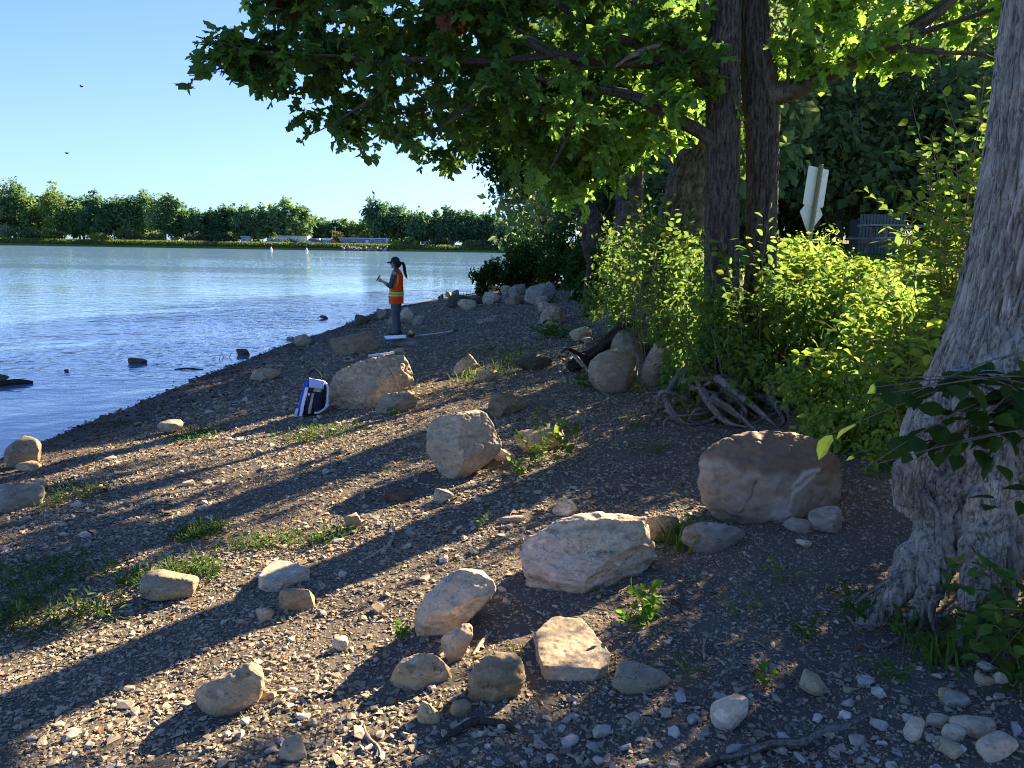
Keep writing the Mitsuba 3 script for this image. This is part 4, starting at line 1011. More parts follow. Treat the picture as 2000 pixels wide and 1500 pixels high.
for i, (x, y, r, h, lab) in enumerate(((2.35, 11.9, .075, 6.0, 'thin straight sapling added for shade between the leaning trunk and the dark straight trunk'), (2.75, 13.2, .06, 6.5, 'second thin sapling added for shade behind the dark straight trunk'), (2.2, 17.0, .085, 7.5, 'slender dark trunk added for shade beyond the crooked sapling'), (2.9, 10.6, .05, 5.0, 'slim sapling added for shade right behind the leaning trunk'))):
    simple_tree('sapling', lab, None, [(x, y, 1.3, r), (x + .05, y, 3, r * .9), (x - .05, y + .1, h * .7, r * .7), (x, y, h, r * .3)], (x, y, h * .85), (.8, .8, 1.1), 900, .12, (.09, .155, .028), 14, SIMPLE, BARK, 4, 240 + i, None, 14, .02)  # saplings added so that their shadows fall in bands on the beach
for i, (x, y, h, r, lab) in enumerate([(5.4, 20.5, 7.0, 1.9, 'leafy tree on the grass behind the straight dark trunk'), (6.0, 28, 9.5, 2.8, 'broad tree behind the sign, first of the dark background row'), (3.4, 34, 10, 2.8, 'background tree showing between the two dark trunks'),
                                     (9.2, 30, 11.5, 3.0, 'dark background tree straight behind the sign'), (12.6, 31, 12, 3.0, 'dark background tree between the sign and the picnic table'), (15.8, 30, 11.5, 3.0, 'dark background tree behind the picnic table'),
                                     (18.8, 28, 10.5, 2.8, 'background tree beside the pale trunk'), (11.0, 38, 14, 3.4, 'tall tree in the second background row behind the sign'), (16.2, 40, 14, 3.4, 'tall tree in the second background row behind the table'), (7.0, 40, 13, 3.4, 'tall tree in the second background row behind the twin trunks'),
                                     (22, 38, 12, 3.4, 'tall tree in the second background row near the pale trunk'), (1.5, 42, 10, 3.0, 'rear tree above the shoreline shrubs'), (14.2, 25.5, 6.0, 2.0, 'low dark tree left behind the picnic table'), (10.6, 26, 5.5, 1.9, 'low dark tree right behind the sign')]):
    zb = gz(x, y)
    r *= 1.12
    simple_tree('background_tree', lab, None, [(x, y, zb - .1, .3), (x, y, zb + h * .3, .22), (x + .2, y, zb + h * .6, .15), (x + .2, y, zb + h * .9, .05)], (x, y, zb + h * .55), (r, r * .9, h * .5), 5600, .29, (.17, .245, .10), 60, DIAMOND, BARK, 5, 300 + i, None, 12, .07)

# ------------------------------------------------------------------ shrubs on the bank
def shrub(label, x, y, top, rx, leaves, size, tone, seed, template=SIMPLE, ry=None, low=.12, yellow=.16, mat='leaf_thin_material', name='shrub', blob=.4, stems=7):
    rng = np.random.default_rng(seed)
    zb = gz(x, y)
    key = numbered(name)
    tag(key, label, 'shrub')
    rz = (top - zb + low) / 2
    (v, f, cc), ctr = blob_crown(rng, (x, y, zb - low + rz), (rx, ry or rx, rz), 20, leaves, size, template, tone, .28, yellow, blob)
    put('foliage', (v, f), mat, cc, key)
    for k in range(stems):
        b = ctr[k]
        s0 = np.array([x + rng.normal(0, .08), y + rng.normal(0, .08), zb - .05])
        md = s0 * .5 + b * .5 + rng.normal(0, .07, 3)
        put('stem', tube(curve([(*s0, .012), (*md, .009), (*b, .004)], 10)[:, :3], np.linspace(.012, .004, 10), 5), 'matte_material', (.12, .095, .07), key)
    return key


SHRUBS = [
    (1.72, 12.6, 2.35, .62, 1500, .07, 'shrub nearest the crooked sapling on the bank edge'), (1.70, 11.2, 2.85, .68, 2400, .075, 'tall leafy shrub hiding the foot of the straight dark trunk'),
    (1.85, 9.6, 2.85, .68, 2800, .072, 'leafy shrub in front of the leaning trunk'), (1.95, 8.6, 2.6, .6, 2400, .068, 'shrub hanging over the tall dark boulder'),
    (1.72, 7.6, 1.95, .5, 2200, .066, 'low shrub between the tall dark boulder and the twin trunks'), (1.92, 6.70, 2.08, .52, 2600, .068, 'shrub wrapping the foot of the first dark trunk'),
    (2.42, 6.60, 2.15, .52, 2600, .066, 'shrub wrapping the foot of the second dark trunk'), (2.72, 7.8, 2.45, .55, 2000, .066, 'bright shrub under the sign post'),
    (3.25, 8.2, 2.38, .55, 1500, .064, 'bright yellow-green shrub right of the sign post'), (3.0, 6.7, 2.10, .55, 2200, .064, 'bright low shrub in front of the sign'),
    (3.1, 5.9, 2.05, .52, 2200, .062, 'bright shrub in the middle of the gap left of the pale trunk'), (2.55, 5.8, 1.68, .5, 2200, .060, 'shrub overhanging the washed-out roots'),
    (2.45, 5.2, 1.48, .42, 1900, .058, 'low bright shrub behind the red-brown boulder'), (2.9, 5.0, 1.78, .45, 1900, .060, 'bright shrub touching the left side of the pale trunk'),
    (3.95, 10.3, 2.66, .38, 1300, .06, 'leafy shrub top hiding the lower point of the diamond sign plate'), (2.5, 4.55, 1.72, .36, 1700, .055, 'bright shrub in the corner between the red-brown boulder and the pale trunk'), (3.9, 7.2, 2.12, .65, 2000, .066, 'bright shrub behind the gap, below the picnic table'), (4.4, 9.2, 2.2, .7, 1400, .066, 'bright shrub on the grass edge by the picnic table'),
]
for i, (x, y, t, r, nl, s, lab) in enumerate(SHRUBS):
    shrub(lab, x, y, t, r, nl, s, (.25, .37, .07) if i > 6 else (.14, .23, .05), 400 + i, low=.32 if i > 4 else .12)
UNDER = [(5.6, 27, 4.0, 2.2, 'dark undergrowth behind the twin trunks'), (8.4, 29, 4.2, 2.4, 'dark undergrowth left of the sign'), (11.2, 29.5, 4.4, 2.4, 'dark undergrowth straight behind the sign'), (14.0, 29.5, 4.4, 2.4, 'dark undergrowth behind the left end of the picnic table'), (16.8, 29, 4.3, 2.4, 'dark undergrowth behind the right end of the picnic table'),
         (19.6, 28, 4.2, 2.4, 'dark undergrowth touching the pale trunk'), (3.2, 30, 3.8, 2.0, 'dark undergrowth behind the leaning trunk'), (9.8, 34, 6.5, 2.6, 'tall thicket behind the undergrowth left of the sign'), (13.4, 34.5, 6.8, 2.6, 'tall thicket behind the undergrowth at the sign'), (17.4, 34, 6.8, 2.6, 'tall thicket behind the picnic table undergrowth'), (21.5, 33, 6.5, 2.6, 'tall thicket nearest the pale trunk')]
for i, (x, y, t, r, lab) in enumerate(UNDER):
    shrub(lab, x, y, gz(x, y) + t, r, 4200, .24, (.14, .21, .08), 430 + i, DIAMOND, None, .2, .12, name='undergrowth', stems=4)
FAR_SHRUBS = [(-.95, 30.6, 1.65, .8, 'low dark shrub at the very tip of the near shore'), (-.1, 30.7, 2.5, 1.05, 'dark shrub at the water above the rock pile'), (.95, 30.2, 3.1, 1.15, 'tall dark shrub above the square topped block'),
              (2.0, 28.6, 3.0, 1.0, 'dark shrub between the rock pile and the crooked sapling'), (2.3, 24.5, 2.6, .9, 'dark shrub behind the slanting slab'), (1.95, 18.5, 2.2, .7, 'shrub above the split tan rock'), (1.9, 15.6, 2.1, .6, 'shrub behind the crooked sapling'), (.4, 33.5, 2.9, 1.3, 'rear shrub between the dark shrubs')]
for i, (x, y, t, r, lab) in enumerate(FAR_SHRUBS):
    shrub(lab, x, y, t, r, 3400, .12, (.05, .10, .022), 450 + i, SIMPLE, None, .2, .12)


# arching leafy shrub between the sign and the pale trunk
def spray_shrub(key, label, stems, per, size, tone, seed, template=OVAL, mat='leaf_material', rad=.006, cat='shrub', jitter=.05, bark=(.14, .11, .08), own=False):
    """Stems (each a list of points) carrying leaves along them; own=True makes every leaf a part."""
    rng = np.random.default_rng(seed)
    tag(key, label, cat)
    P, A, N = [], [], []
    for st in stems:
        c = curve(st, 24)
        put('stem', tube(c, np.linspace(rad, rad * .35, 24), 5), 'matte_material', bark, key)
        t = np.gradient(c, axis=0)
        for k in range(per):
            u = (k + .5 + rng.uniform(-.3, .3)) / per
            i = int(np.clip((.12 + .88 * u) * 23, 0, 23))
            sd = unit(np.cross(t[i], [0, 0, 1.0]) + 1e-6) * (1 if k % 2 else -1)
            ax = unit(unit(t[i]) * .55 + sd * .8 + rng.normal(0, .3, 3) + [0, 0, -.15])
            P.append(c[i] + ax * rng.uniform(0, jitter))
            A.append(ax)
            N.append(unit([0, 0, 1.0] + rng.normal(0, .5, 3)))
    P, A, N = np.array(P), np.array(A), np.array(N)
    S = size * rng.uniform(.65, 1.2, len(P))
    C = greens(rng, len(P), tone, .25, .14)
    F = frames(A, N)
    if own:
        leaf_parts(key, template, key, P[:300], F[:300], S[:300], C[:300], mat)
    else:
        v, f, cc = leaf_mesh(template, P, F, S, C)
        put('foliage', (v, f), mat, cc, key)


rng = np.random.default_rng(61)
stems = []
for k in range(52):
    b = np.array([3.05 + rng.normal(0, .12), 5.25 + rng.normal(0, .12), 1.3])
    e = np.array([rng.uniform(2.35, 3.6), rng.uniform(4.8, 5.9), rng.uniform(1.9, 3.35)])
    if e[2] > 2.9:
        e[0] = max(e[0], 2.75)
    stems.append([b, b * .55 + e * .45 + [rng.normal(0, .08), rng.normal(0, .08), .25], e])
stems += [[(3.3, 5.0, 2.0), (3.0, 4.9, 2.55), (2.65, 4.85, 2.8), (2.28, 4.8, 2.90)], [(3.2, 5.0, 2.0), (2.9, 4.9, 2.35), (2.6, 4.8, 2.5), (2.38, 4.8, 2.55)], [(3.2, 5.0, 1.9), (2.85, 4.9, 2.15), (2.55, 4.8, 2.3), (2.3, 4.8, 2.34)]]
spray_shrub('tall_shrub', 'tall open shrub with arching twigs of oval leaves between the sign and the pale trunk', stems, 42, .08, (.16, .25, .045), 62)
# loose shoots standing out of the shrubs
rng = np.random.default_rng(66)
for nm, lab, (xa, xb), (ya, yb), (za, zb_), cnt, tn in (('wild_shrub', 'loose upright leafy shoots in front of the sign post', (2.55, 3.3), (6.6, 8.0), (1.8, 2.35), 34, (.19, .29, .05)), ('wild_shrub_001', 'loose leafy shoots climbing round the feet of the two dark trunks', (1.7, 2.5), (6.5, 7.6), (1.8, 2.65), 34, (.12, .20, .04)),
                                               ('wild_shrub_002', 'loose leafy shoots left of the twin trunks above the boulders', (1.4, 2.0), (8.2, 10.5), (2.2, 3.0), 34, (.12, .20, .04)), ('wild_shrub_003', 'loose bright shoots at the left edge of the pale trunk', (2.32, 3.2), (4.3, 5.5), (1.5, 2.05), 56, (.18, .28, .05))):
    stems = []
    for k in range(cnt):
        b = np.array([rng.uniform(xa, xb), rng.uniform(ya, yb), 0])
        b[2] = gz(b[0], b[1]) + .3
        e = b + [rng.normal(-.1, .22), rng.normal(-.1, .2), 0]
        e[2] = rng.uniform(za, zb_)
        stems.append([b, b * .5 + e * .5 + [rng.normal(0, .06), rng.normal(0, .06), .1], e])
    spray_shrub(nm, lab, stems, 26, .08, tn, 67, jitter=.06, rad=.005, mat='leaf_thin_material')
# sumac-like fronds in front of the picnic table
rng = np.random.default_rng(63)
stems = [[(4.1, 8.0, 1.95), (4.05, 8.0, 2.25), (4.0, 7.95, 2.45), (3.9 + dx, 7.9, 2.45 + dz)] for dx, dz in ((.55, .12), (.5, -.05), (-.2, .1), (.1, .25), (-.25, -.06))]
spray_shrub('sumac', 'bright fern-like compound leaves standing below the sign', stems, 22, .11, (.16, .24, .03), 64, WILLOW, rad=.008, jitter=.01)

# ------------------------------------------------------------------ vine and creeper at the pale trunk
rng = np.random.default_rng(71)
stems = []
for k in range(17):
    a = np.array([rng.uniform(1.75, 2.1), 2.66, rng.uniform(1.65, 2.0)])
    e = np.array([rng.uniform(1.08, 1.62), rng.uniform(2.38, 2.6), rng.uniform(1.56, 1.92)])
    stems.append([a, a * .5 + e * .5 + [0, -.04, .05], e])
for k in range(5):
    a = np.array([rng.uniform(2.0, 2.2), 2.74, rng.uniform(1.5, 1.9)])
    e = np.array([rng.uniform(1.5, 2.0), rng.uniform(2.5, 2.62), rng.uniform(1.38, 1.95)])
    stems.append([a, a * .5 + e * .5 + [0, -.06, .05], e])
spray_shrub('vine', 'dark green round-leaved vine hanging across the front of the pale trunk', stems, 9, .095, (.045, .085, .022), 72, OVAL, rad=.004, cat='vine', own=True)
stems = [[(1.97, 3.0, 3.1), (1.95, 2.85, 3.0), (1.90 + .06 * k, 2.8, 2.78 + .05 * k)] for k in range(3)]
spray_shrub('vine_001', 'small green sprig growing on the bark high on the pale trunk', stems, 5, .08, (.07, .12, .025), 75, OVAL, rad=.004, cat='vine', own=True)
rng = np.random.default_rng(73)
stems = []
for k in range(24):
    a = np.array([rng.uniform(1.72, 2.1), rng.uniform(2.45, 2.75), 0])
    a[2] = gz(a[0], a[1])
    e = np.array([rng.uniform(1.52, 1.95), rng.uniform(2.34, 2.6), rng.uniform(.92, 1.27)])
    stems.append([a, a * .5 + e * .5 + [0, 0, .08], e])
spray_shrub('creeper', 'pointed-leaf creeper growing low against the right side of the bleached roots', stems, 13, .062, (.09, .165, .034), 74, OVAL, rad=.003, cat='creeper', own=True)

# ------------------------------------------------------------------ small plants on the beach
def plant(label, x, y, h, spread, n, per, size, tone, seed, template=OVAL, cat='plant', name='seedling', flat=.5):
    rng = np.random.default_rng(seed)
    zb = gz(x, y)
    stems = []
    for k in range(n):
        a = rng.uniform(0, 6.28)
        b = np.array([x + rng.normal(0, spread * .25), y + rng.normal(0, spread * .25), zb])
        e = b + np.array([math.cos(a) * spread * rng.uniform(.3, 1), math.sin(a) * spread * rng.uniform(.3, 1), h * rng.uniform(.5, 1)])
        stems.append([b, b * .5 + e * .5 + [0, 0, h * .12], e])
    spray_shrub(numbered(name), label, stems, per, size, tone, seed + 1, template, rad=.0025, cat=cat, jitter=.01, bark=(.10, .13, .04), own=y < 3.5 or size >= .06)


PLANTS = [
    ('bright leafy seedling standing right of the blocky boulder', .18, 5.75, .28, .16, 7, 8, .06, (.14, .24, .03), OVAL), ('tall bright seedling with large leaves by the flat pale rock', .43, 5.7, .36, .08, 4, 8, .085, (.14, .22, .03), OVAL),
    ('thin single seedling behind the flat pale rock', .24, 6.6, .34, .04, 1, 9, .06, (.14, .22, .03), OVAL), ('low leafy seedlings at the foot of the flat pale rock', .05, 5.5, .14, .14, 6, 6, .045, (.12, .22, .03), OVAL),
    ('bright green seedling in front of the layered boulder', .64, 3.22, .16, .10, 5, 6, .055, (.11, .23, .03), OVAL), ('second seedling just left of the layered boulder\'s seedling', .55, 3.08, .12, .08, 4, 6, .05, (.11, .23, .03), OVAL),
    ('sunlit yellow-green sprig on the bright gravel right of the seedlings', 1.03, 3.12, .10, .10, 4, 5, .05, (.16, .26, .03), WILLOW), ('dark sprig at the edge of the shade near the front', .68, 2.70, .09, .06, 3, 5, .05, (.08, .15, .03), WILLOW),
    ('tiny sprig left of the layered boulder', -.17, 4.45, .10, .05, 3, 6, .03, (.14, .24, .03), OVAL), ('tiny yellow sprig beside the brown cone-shaped rock', .04, 2.9, .09, .03, 2, 8, .03, (.16, .26, .03), WILLOW),
    ('narrow-leaved yellow-green sprigs at the tip of the sunlit patch', 1.28, 3.38, .12, .1, 5, 6, .05, (.15, .25, .03), WILLOW), ('willow-leaved trailing stem in front of the bleached foot', 1.46, 2.95, .16, .2, 7, 7, .085, (.07, .15, .03), WILLOW),
    ('tuft of narrow leaves at the roots of the pale trunk', 1.55, 2.72, .14, .12, 10, 6, .07, (.07, .14, .025), WILLOW), ('leafy plant at the lower right under the trailing root', 1.78, 2.38, .14, .10, 6, 7, .065, (.08, .15, .028), OVAL),
    ('yellowing leafy sprig at the right edge', 1.83, 2.33, .10, .05, 2, 5, .08, (.16, .24, .03), OVAL), ('sprig beside the wedge-shaped rock', -.48, 3.15, .09, .04, 3, 6, .035, (.1, .2, .03), OVAL),
    ('ferny green plant below the washed-out roots', 1.08, 6.55, .2, .22, 12, 10, .045, (.06, .13, .025), WILLOW), ('second ferny plant nearer the red-brown boulder', 1.05, 5.75, .14, .24, 12, 9, .04, (.06, .13, .025), WILLOW),
    ('yellow-green sprout with a bare twig before the tall dark boulder', 1.35, 7.75, .3, .08, 3, 6, .06, (.14, .24, .03), OVAL), ('leafy plant left of the rounded boulder', .8, 8.6, .25, .14, 6, 7, .07, (.08, .16, .03), OVAL),
    ('broad-leaved green clump on the upper beach below the split tan rock', .75, 13.6, .3, .45, 14, 8, .12, (.09, .17, .03), OVAL), ('second broad-leaved clump nearer the tan block', 1.1, 12.9, .3, .3, 10, 8, .11, (.10, .18, .03), OVAL),
    ('single sprig on the lit upper beach', .15, 8.5, .12, .1, 3, 6, .05, (.15, .24, .03), WILLOW), ('leafy sprigs by the low dark broken rock', -1.25, 8.2, .1, .2, 5, 7, .045, (.11, .2, .03), OVAL),
    ('sprig by the front edge in the lit gravel', .95, 2.62, .06, .05, 2, 5, .035, (.15, .25, .03), OVAL), ('pale sprig in shade near the yellowish brick-like stone', 1.22, 2.9, .1, .08, 4, 6, .04, (.1, .15, .04), OVAL),
    ('grassy sprig lying on the shaded gravel near the roots', 1.42, 2.62, .07, .12, 3, 6, .07, (.1, .17, .03), WILLOW), ('low weed beside the small grey stone', -2.0, 7.3, .08, .3, 8, 7, .04, (.12, .2, .03), WILLOW),
]
for i, (lab, x, y, h, sp, n, per, s, tone, tp) in enumerate(PLANTS):
    plant(lab, x, y, h, sp, n, per, s, tone, 500 + 3 * i, tp)
# mats of low weeds
MATS = [('wide mat of feathery weeds on the slope at the left edge', -2.95, 4.35, .70, .36, 52, .055), ('patch of weeds in the shaded stripe left of the long dark slab', -1.95, 4.15, .34, .16, 60, .05), ('narrow strip of weeds above the pale flat-topped rock', -1.35, 4.55, .42, .12, 50, .045),
        ('sunlit tuft of weeds above the weed strip', -2.05, 4.85, .2, .14, 60, .045), ('weeds along the lower edge of the feathery mat', -2.3, 3.75, .35, .2, 26, .05), ('leafy weeds at the left edge below the feathery mat', -2.6, 3.8, .22, .3, 34, .06),
        ('weeds among the dark wet rocks at the left edge', -3.7, 6.1, .4, .3, 40, .05), ('weed tuft near the waterline under the dark stone cluster', -3.4, 8.1, .3, .4, 50, .045), ('sparse green weeds on the lit stripe before the bag', -2.0, 7.6, .5, .35, 70, .04)]
for i, (lab, x, y, rx, ry, n, s) in enumerate(MATS):
    rng = np.random.default_rng(600 + i)
    key = numbered('weed_patch')
    tag(key, lab, 'weeds')
    a, r = rng.uniform(0, 6.28, n), np.sqrt(rng.random(n)) * rng.uniform(.6, 1.1, n)
    xy = np.c_[x + np.cos(a) * r * rx, y + np.sin(a) * r * ry]
    zb = ground_z(xy[:, 0], xy[:, 1])
    m_ = 14
    base = np.repeat(np.c_[xy, zb], m_, 0)
    d = unit(rng.normal(size=(n * m_, 3)) * [1, 1, .4] + [0, 0, .55])
    L = np.repeat(rng.uniform(.05, .13, n), m_)
    pos = base + d * (L * rng.random(n * m_))[:, None]
    fr_ = frames(unit(d + rng.normal(size=d.shape) * .5), unit(rng.normal(size=d.shape) * .5 + [0, 0, 1]))
    v, f, cc = leaf_mesh(WILLOW, pos, fr_, s * rng.uniform(.6, 1.3, n * m_), greens(rng, n * m_, (.075, .135, .042), .3, .15))
    put('foliage', (v, f), 'leaf_material', cc, key)


def blades(rng, xy, h, tone, lean=.4):
    n = len(xy)
    z = ground_z(xy[:, 0], xy[:, 1])
    b = np.c_[xy, z - .005]
    a = rng.uniform(0, 6.28, n)
    w = np.c_[np.cos(a), np.sin(a), a * 0] * (h * .045)[:, None]
    tip = b + np.c_[rng.normal(0, lean, (n, 2)) * h[:, None], h]
    mid = b * .5 + tip * .5 + np.c_[np.zeros((n, 2)), h * .12]
    v = np.stack([b - w, b + w, mid + w * .8, mid - w * .8, tip], 1)
    f = np.array([[0, 1, 2], [0, 2, 3], [3, 2, 4]])
    return v.reshape(-1, 3), (f[None] + (np.arange(n) * 5)[:, None, None]).reshape(-1, 3), np.repeat(greens(rng, n, tone, .3, .2), 5, 0)


TUFTS = [('grass tufts at the foot of the triangular tan rock', -.35, 10.2, .5, .5, 150), ('thin grass on the lit upper beach behind the triangular rock', -.3, 12.2, .8, .6, 150), ('short grass on the sunlit band of the upper beach', .1, 11.2, .5, .4, 160), ('reeds at the water beside the rock pile', -2.3, 31.3, .5, .5, 120),
         ('grass at the shaded right end of the layered boulder', .95, 3.98, .14, .16, 140), ('few thin reeds standing in the shallows by the mossy stone', -5.75, 15.2, .25, .3, 8), ('thin reeds in the water below the small waterline stones', -6.0, 17.4, .2, .25, 6), ('dry grass tuft at the roots of the pale trunk', 1.62, 2.62, .1, .08, 60)]
for i, (lab, x, y, rx, ry, n) in enumerate(TUFTS):
    rng = np.random.default_rng(650 + i)
    xy = np.c_[rng.normal(x, rx * .5, n), rng.normal(y, ry * .5, n)]
    v, f, cc = blades(rng, xy, rng.uniform(.06, .16, n) * (1.7 if 'reed' in lab else 1), (.11, .19, .035))
    v[:, 2] += .25 * ('reeds' in lab and 'water' in lab and i != 3) * 0
    key = numbered('grass_tuft')
    tag(key, lab, 'grass')
    k = put('grass_blade', (v, f), 'leaf_material', cc, key)
    labels[k] = {'kind': 'stuff'}
rng = np.random.default_rng(680)
xy = np.c_[rng.uniform(2.6, 16, 60000), 2 + 22 * rng.random(60000) ** 1.3]
xy = xy[(xy[:, 0] / xy[:, 1] > .3) & (xy[:, 0] < .74 * xy[:, 1] + 2.2) & (xy[:, 0] - np.interp(xy[:, 1], BK_Y, BK_X) > .7)]
v, f, cc = blades(rng, xy, rng.uniform(.05, .14, len(xy)), (.14, .20, .04), .5)
put('lawn_grass', (v, f), 'leaf_material', cc)
tag('lawn_grass', 'sunlit rough grass of the park above the bank', 'grass', kind='stuff')

# ------------------------------------------------------------------ far bank
FAR_TREES = [(10, 388, 62, 0), (42, 352, 62, 0), (88, 388, 58, 1), (125, 366, 62, 1), (165, 390, 60, 0), (205, 380, 55, 2), (245, 378, 60, 0), (288, 376, 58, 0), (330, 378, 62, 0), (367, 398, 52, 2), (396, 416, 42, 2), (430, 408, 46, 2), (457, 400, 46, 0), (492, 402, 48, 3),
             (527, 400, 48, 3), (562, 392, 56, 0), (592, 402, 44, 0), (622, 430, 44, 2), (650, 432, 46, 2), (682, 432, 46, 1), (708, 438, 42, 1), (745, 392, 66, 2), (783, 405, 58, 0), (817, 412, 48, 0), (848, 416, 44, 2), (882, 405, 60, 2), (918, 409, 52, 2), (952, 418, 48, 2), (988, 428, 48, 3), (1020, 424, 48, 3), (1052, 428, 44, 2)]
TONES = [(.135, .235, .10), (.18, .275, .085), (.10, .19, .09), (.15, .25, .12)]
ORD = ['first', 'second', 'third', 'fourth', 'fifth', 'sixth', 'seventh', 'eighth', 'ninth', 'tenth', 'eleventh', 'twelfth', 'thirteenth', 'fourteenth', 'fifteenth', 'sixteenth', 'seventeenth', 'eighteenth', 'nineteenth', 'twentieth', 'twenty-first', 'twenty-second', 'twenty-third', 'twenty-fourth',
       'twenty-fifth', 'twenty-sixth', 'twenty-seventh', 'twenty-eighth', 'twenty-ninth', 'thirtieth', 'thirty-first', 'thirty-second']
KIND = ['olive green broad', 'bright yellowish green', 'dark green rounded', 'pale green loose']


def far_tree(name, label, x, y, zb, zt, w, tone, seed, group, n=3300, size=.92, low=.04, cat='tree', trunk=True):
    rng = np.random.default_rng(seed)
    key = numbered(name)
    tag(key, label, cat, group)
    h = zt - zb
    if trunk:
        put('trunk', tube([(x, y, zb - .3), (x + .2, y, zb + h * .4), (x, y, zb + h * .8)], [.35, .25, .08], 7), 'matte_material', (.12, .10, .085), key)
    (v, f, cc), _ = blob_crown(rng, (x, y, zb + h * (low + (1 - low) / 2) - .2), (w, w * .8, h * (1 - low) / 2), 52, n, size, DIAMOND, tone, .22, .08, .30, .5)
    put('crown', (v, f), 'far_leaf_material', cc, key)


for i, (px, top, w, kind) in enumerate(FAR_TREES):
    y = 256.0 + (i * 37 % 5) * 1.4 + (14 if 620 <= px <= 710 else 0)
    s = y / 1502.0
    x = (px - 1000) * s
    zt = 2.3 + ((464.3 + px * .0157) - top) * s / .985
    far_tree('far_tree', '%s tree on the far bank, %s in the treeline from the left' % (KIND[kind], ORD[i]), x, y, 1.5, zt, w * s * .62, TONES[kind], 700 + i, 'trees of the far bank')
# second row behind, closing the gaps
for i, px in enumerate(range(5, 620, 42)):
    y = 275.0 + (i % 3) * 3
    s = y / 1502.0
    top = np.interp(px, [f_[0] for f_ in FAR_TREES], [f_[1] for f_ in FAR_TREES]) + 14
    far_tree('far_tree', 'shaded tree in the rear row of the far bank', (px - 1000) * s, y, 1.5, 2.3 + ((464.3 + px * .0157) - top) * s, 9 * 1.0, TONES[2 if i % 2 else 0], 760 + i, 'rear row of trees on the far bank', 1300, 1.2)
for i, px in enumerate(range(725, 1080, 45)):
    y = 275.0 + (i % 3) * 3
    s = y / 1502.0
    top = np.interp(px, [f_[0] for f_ in FAR_TREES], [f_[1] for f_ in FAR_TREES]) + 12
    far_tree('far_tree', 'shaded tree in the rear row of the far bank', (px - 1000) * s, y, 1.5, 2.3 + ((464.3 + px * .0157) - top) * s, 8.5, TONES[2], 790 + i, 'rear row of trees on the far bank', 1300, 1.2)
FAR_BUSH = [(22, 437, 52, (.13, .15, .075), 'greyish willow bush at the left end of the far bank'), (68, 445, 40, (.08, .11, .035), 'bush next to the greyish willow bush'), (112, 446, 44, (.095, .125, .035), 'green bush in front of the yellowish far trees'), (205, 455, 38, (.15, .19, .04), 'bright round bush at the far water edge'),
            (255, 448, 44, (.075, .1, .04), 'dark bush under the far trees right of the bright bush'), (310, 452, 46, (.08, .11, .04), 'bush at the left end of the far white caravan'), (395, 455, 60, (.045, .06, .03), 'dark spreading thicket in the middle of the far bank'), (440, 452, 52, (.05, .065, .03), 'dark thicket right beside the middle one'),
            (505, 470, 30, (.06, .085, .035), 'dark low bush before the cream trailer'), (570, 470, 26, (.07, .1, .035), 'low bush at the right end of the cream trailer'), (655, 472, 36, (.12, .16, .035), 'bright bush before the long mobile home'), (690, 476, 30, (.13, .17, .03), 'second bright bush before the long mobile home'),
            (735, 478, 26, (.09, .12, .03), 'low hedge bush under the mobile home end'), (772, 470, 34, (.15, .2, .03), 'yellow-green bush right of the mobile home'), (800, 462, 30, (.1, .14, .035), 'bush under the big tree right of the mobile home'), (920, 470, 44, (.06, .09, .035), 'low dark bush at the far reed bed'),
            (860, 462, 44, (.045, .065, .03), 'dark undergrowth bush behind the reed bed'), (960, 465, 50, (.055, .08, .035), 'dark undergrowth bush near the shrubs on this bank'), (663, 455, 18, (.2, .17, .04), 'small yellowing tree by the utility poles'), (712, 452, 26, (.17, .17, .05), 'yellowish small tree behind the mobile home'), (1010, 462, 50, (.055, .08, .035), 'last dark undergrowth bush of the far bank')]
for i, (px, top, w, tone, lab) in enumerate(FAR_BUSH):
    y = 248.5 if i not in (18, 19) else 254.0
    s = y / 1502.0
    far_tree('far_bush', lab, (px - 1000) * s, y, 1.0, 2.3 + ((464.3 + px * .0157) - top) * s, w * s * .6, tuple(1.7 * t_ + .01 for t_ in tone), 820 + i, None, 1100, .7, .0, 'bush', False)
rng = np.random.default_rng(850)
n = 26000
xx = rng.uniform(-175, 20, n)
yy = 239 + 10 * np.sin(xx * .013 + .6) + 5 * np.sin(xx * .031) + rng.uniform(3.1, 5.9, n)
xy = np.c_[xx, yy]
v, f, cc = blades(rng, xy, rng.uniform(.3, .8, n), (.14, .19, .055), .15)
b0 = v.reshape(-1, 5, 3)
b0[:, :4] = b0[:, :4].mean(1, keepdims=True) + (b0[:, :4] - b0[:, :4].mean(1, keepdims=True)) * [4, 4, 1]
put('reed_bed', (b0.reshape(-1, 3), f), 'leaf_material', cc)
tag('reed_bed', 'bright green reeds along the far water edge', 'reeds', kind='stuff')

# twigs and dead leaves fallen on the gravel
rng = np.random.default_rng(990)
a = beach_points(rng, 420, 1.9, 8)
z = ground_z(a[:, 0], a[:, 1]) + .012
an = rng.uniform(0, 6.28, len(a))
hl = rng.uniform(.02, .07, len(a))
e0 = np.c_[a[:, 0] - np.cos(an) * hl, a[:, 1] - np.sin(an) * hl, z]
e1 = np.c_[a[:, 0] + np.cos(an) * hl, a[:, 1] + np.sin(an) * hl, z + rng.uniform(0, .02, len(a))]
put('twig_litter', twig_tubes(e0, e1, .003), 'matte_material', (.12, .095, .07))
tag('twig_litter', 'small dead twigs scattered over the gravel', 'twigs', kind='stuff')
a = beach_points(rng, 260, 1.9, 8)
z = ground_z(a[:, 0], a[:, 1]) + .014
ax_ = rng.normal(size=(len(a), 3)) * [1, 1, .15]
v, f, cc = leaf_mesh(OVAL, np.c_[a, z], frames(ax_, unit(rng.normal(0, .35, (len(a), 3)) + [0, 0, 1])), rng.uniform(.025, .05, len(a)), greens(rng, len(a), (.20, .12, .05), .4, .0))
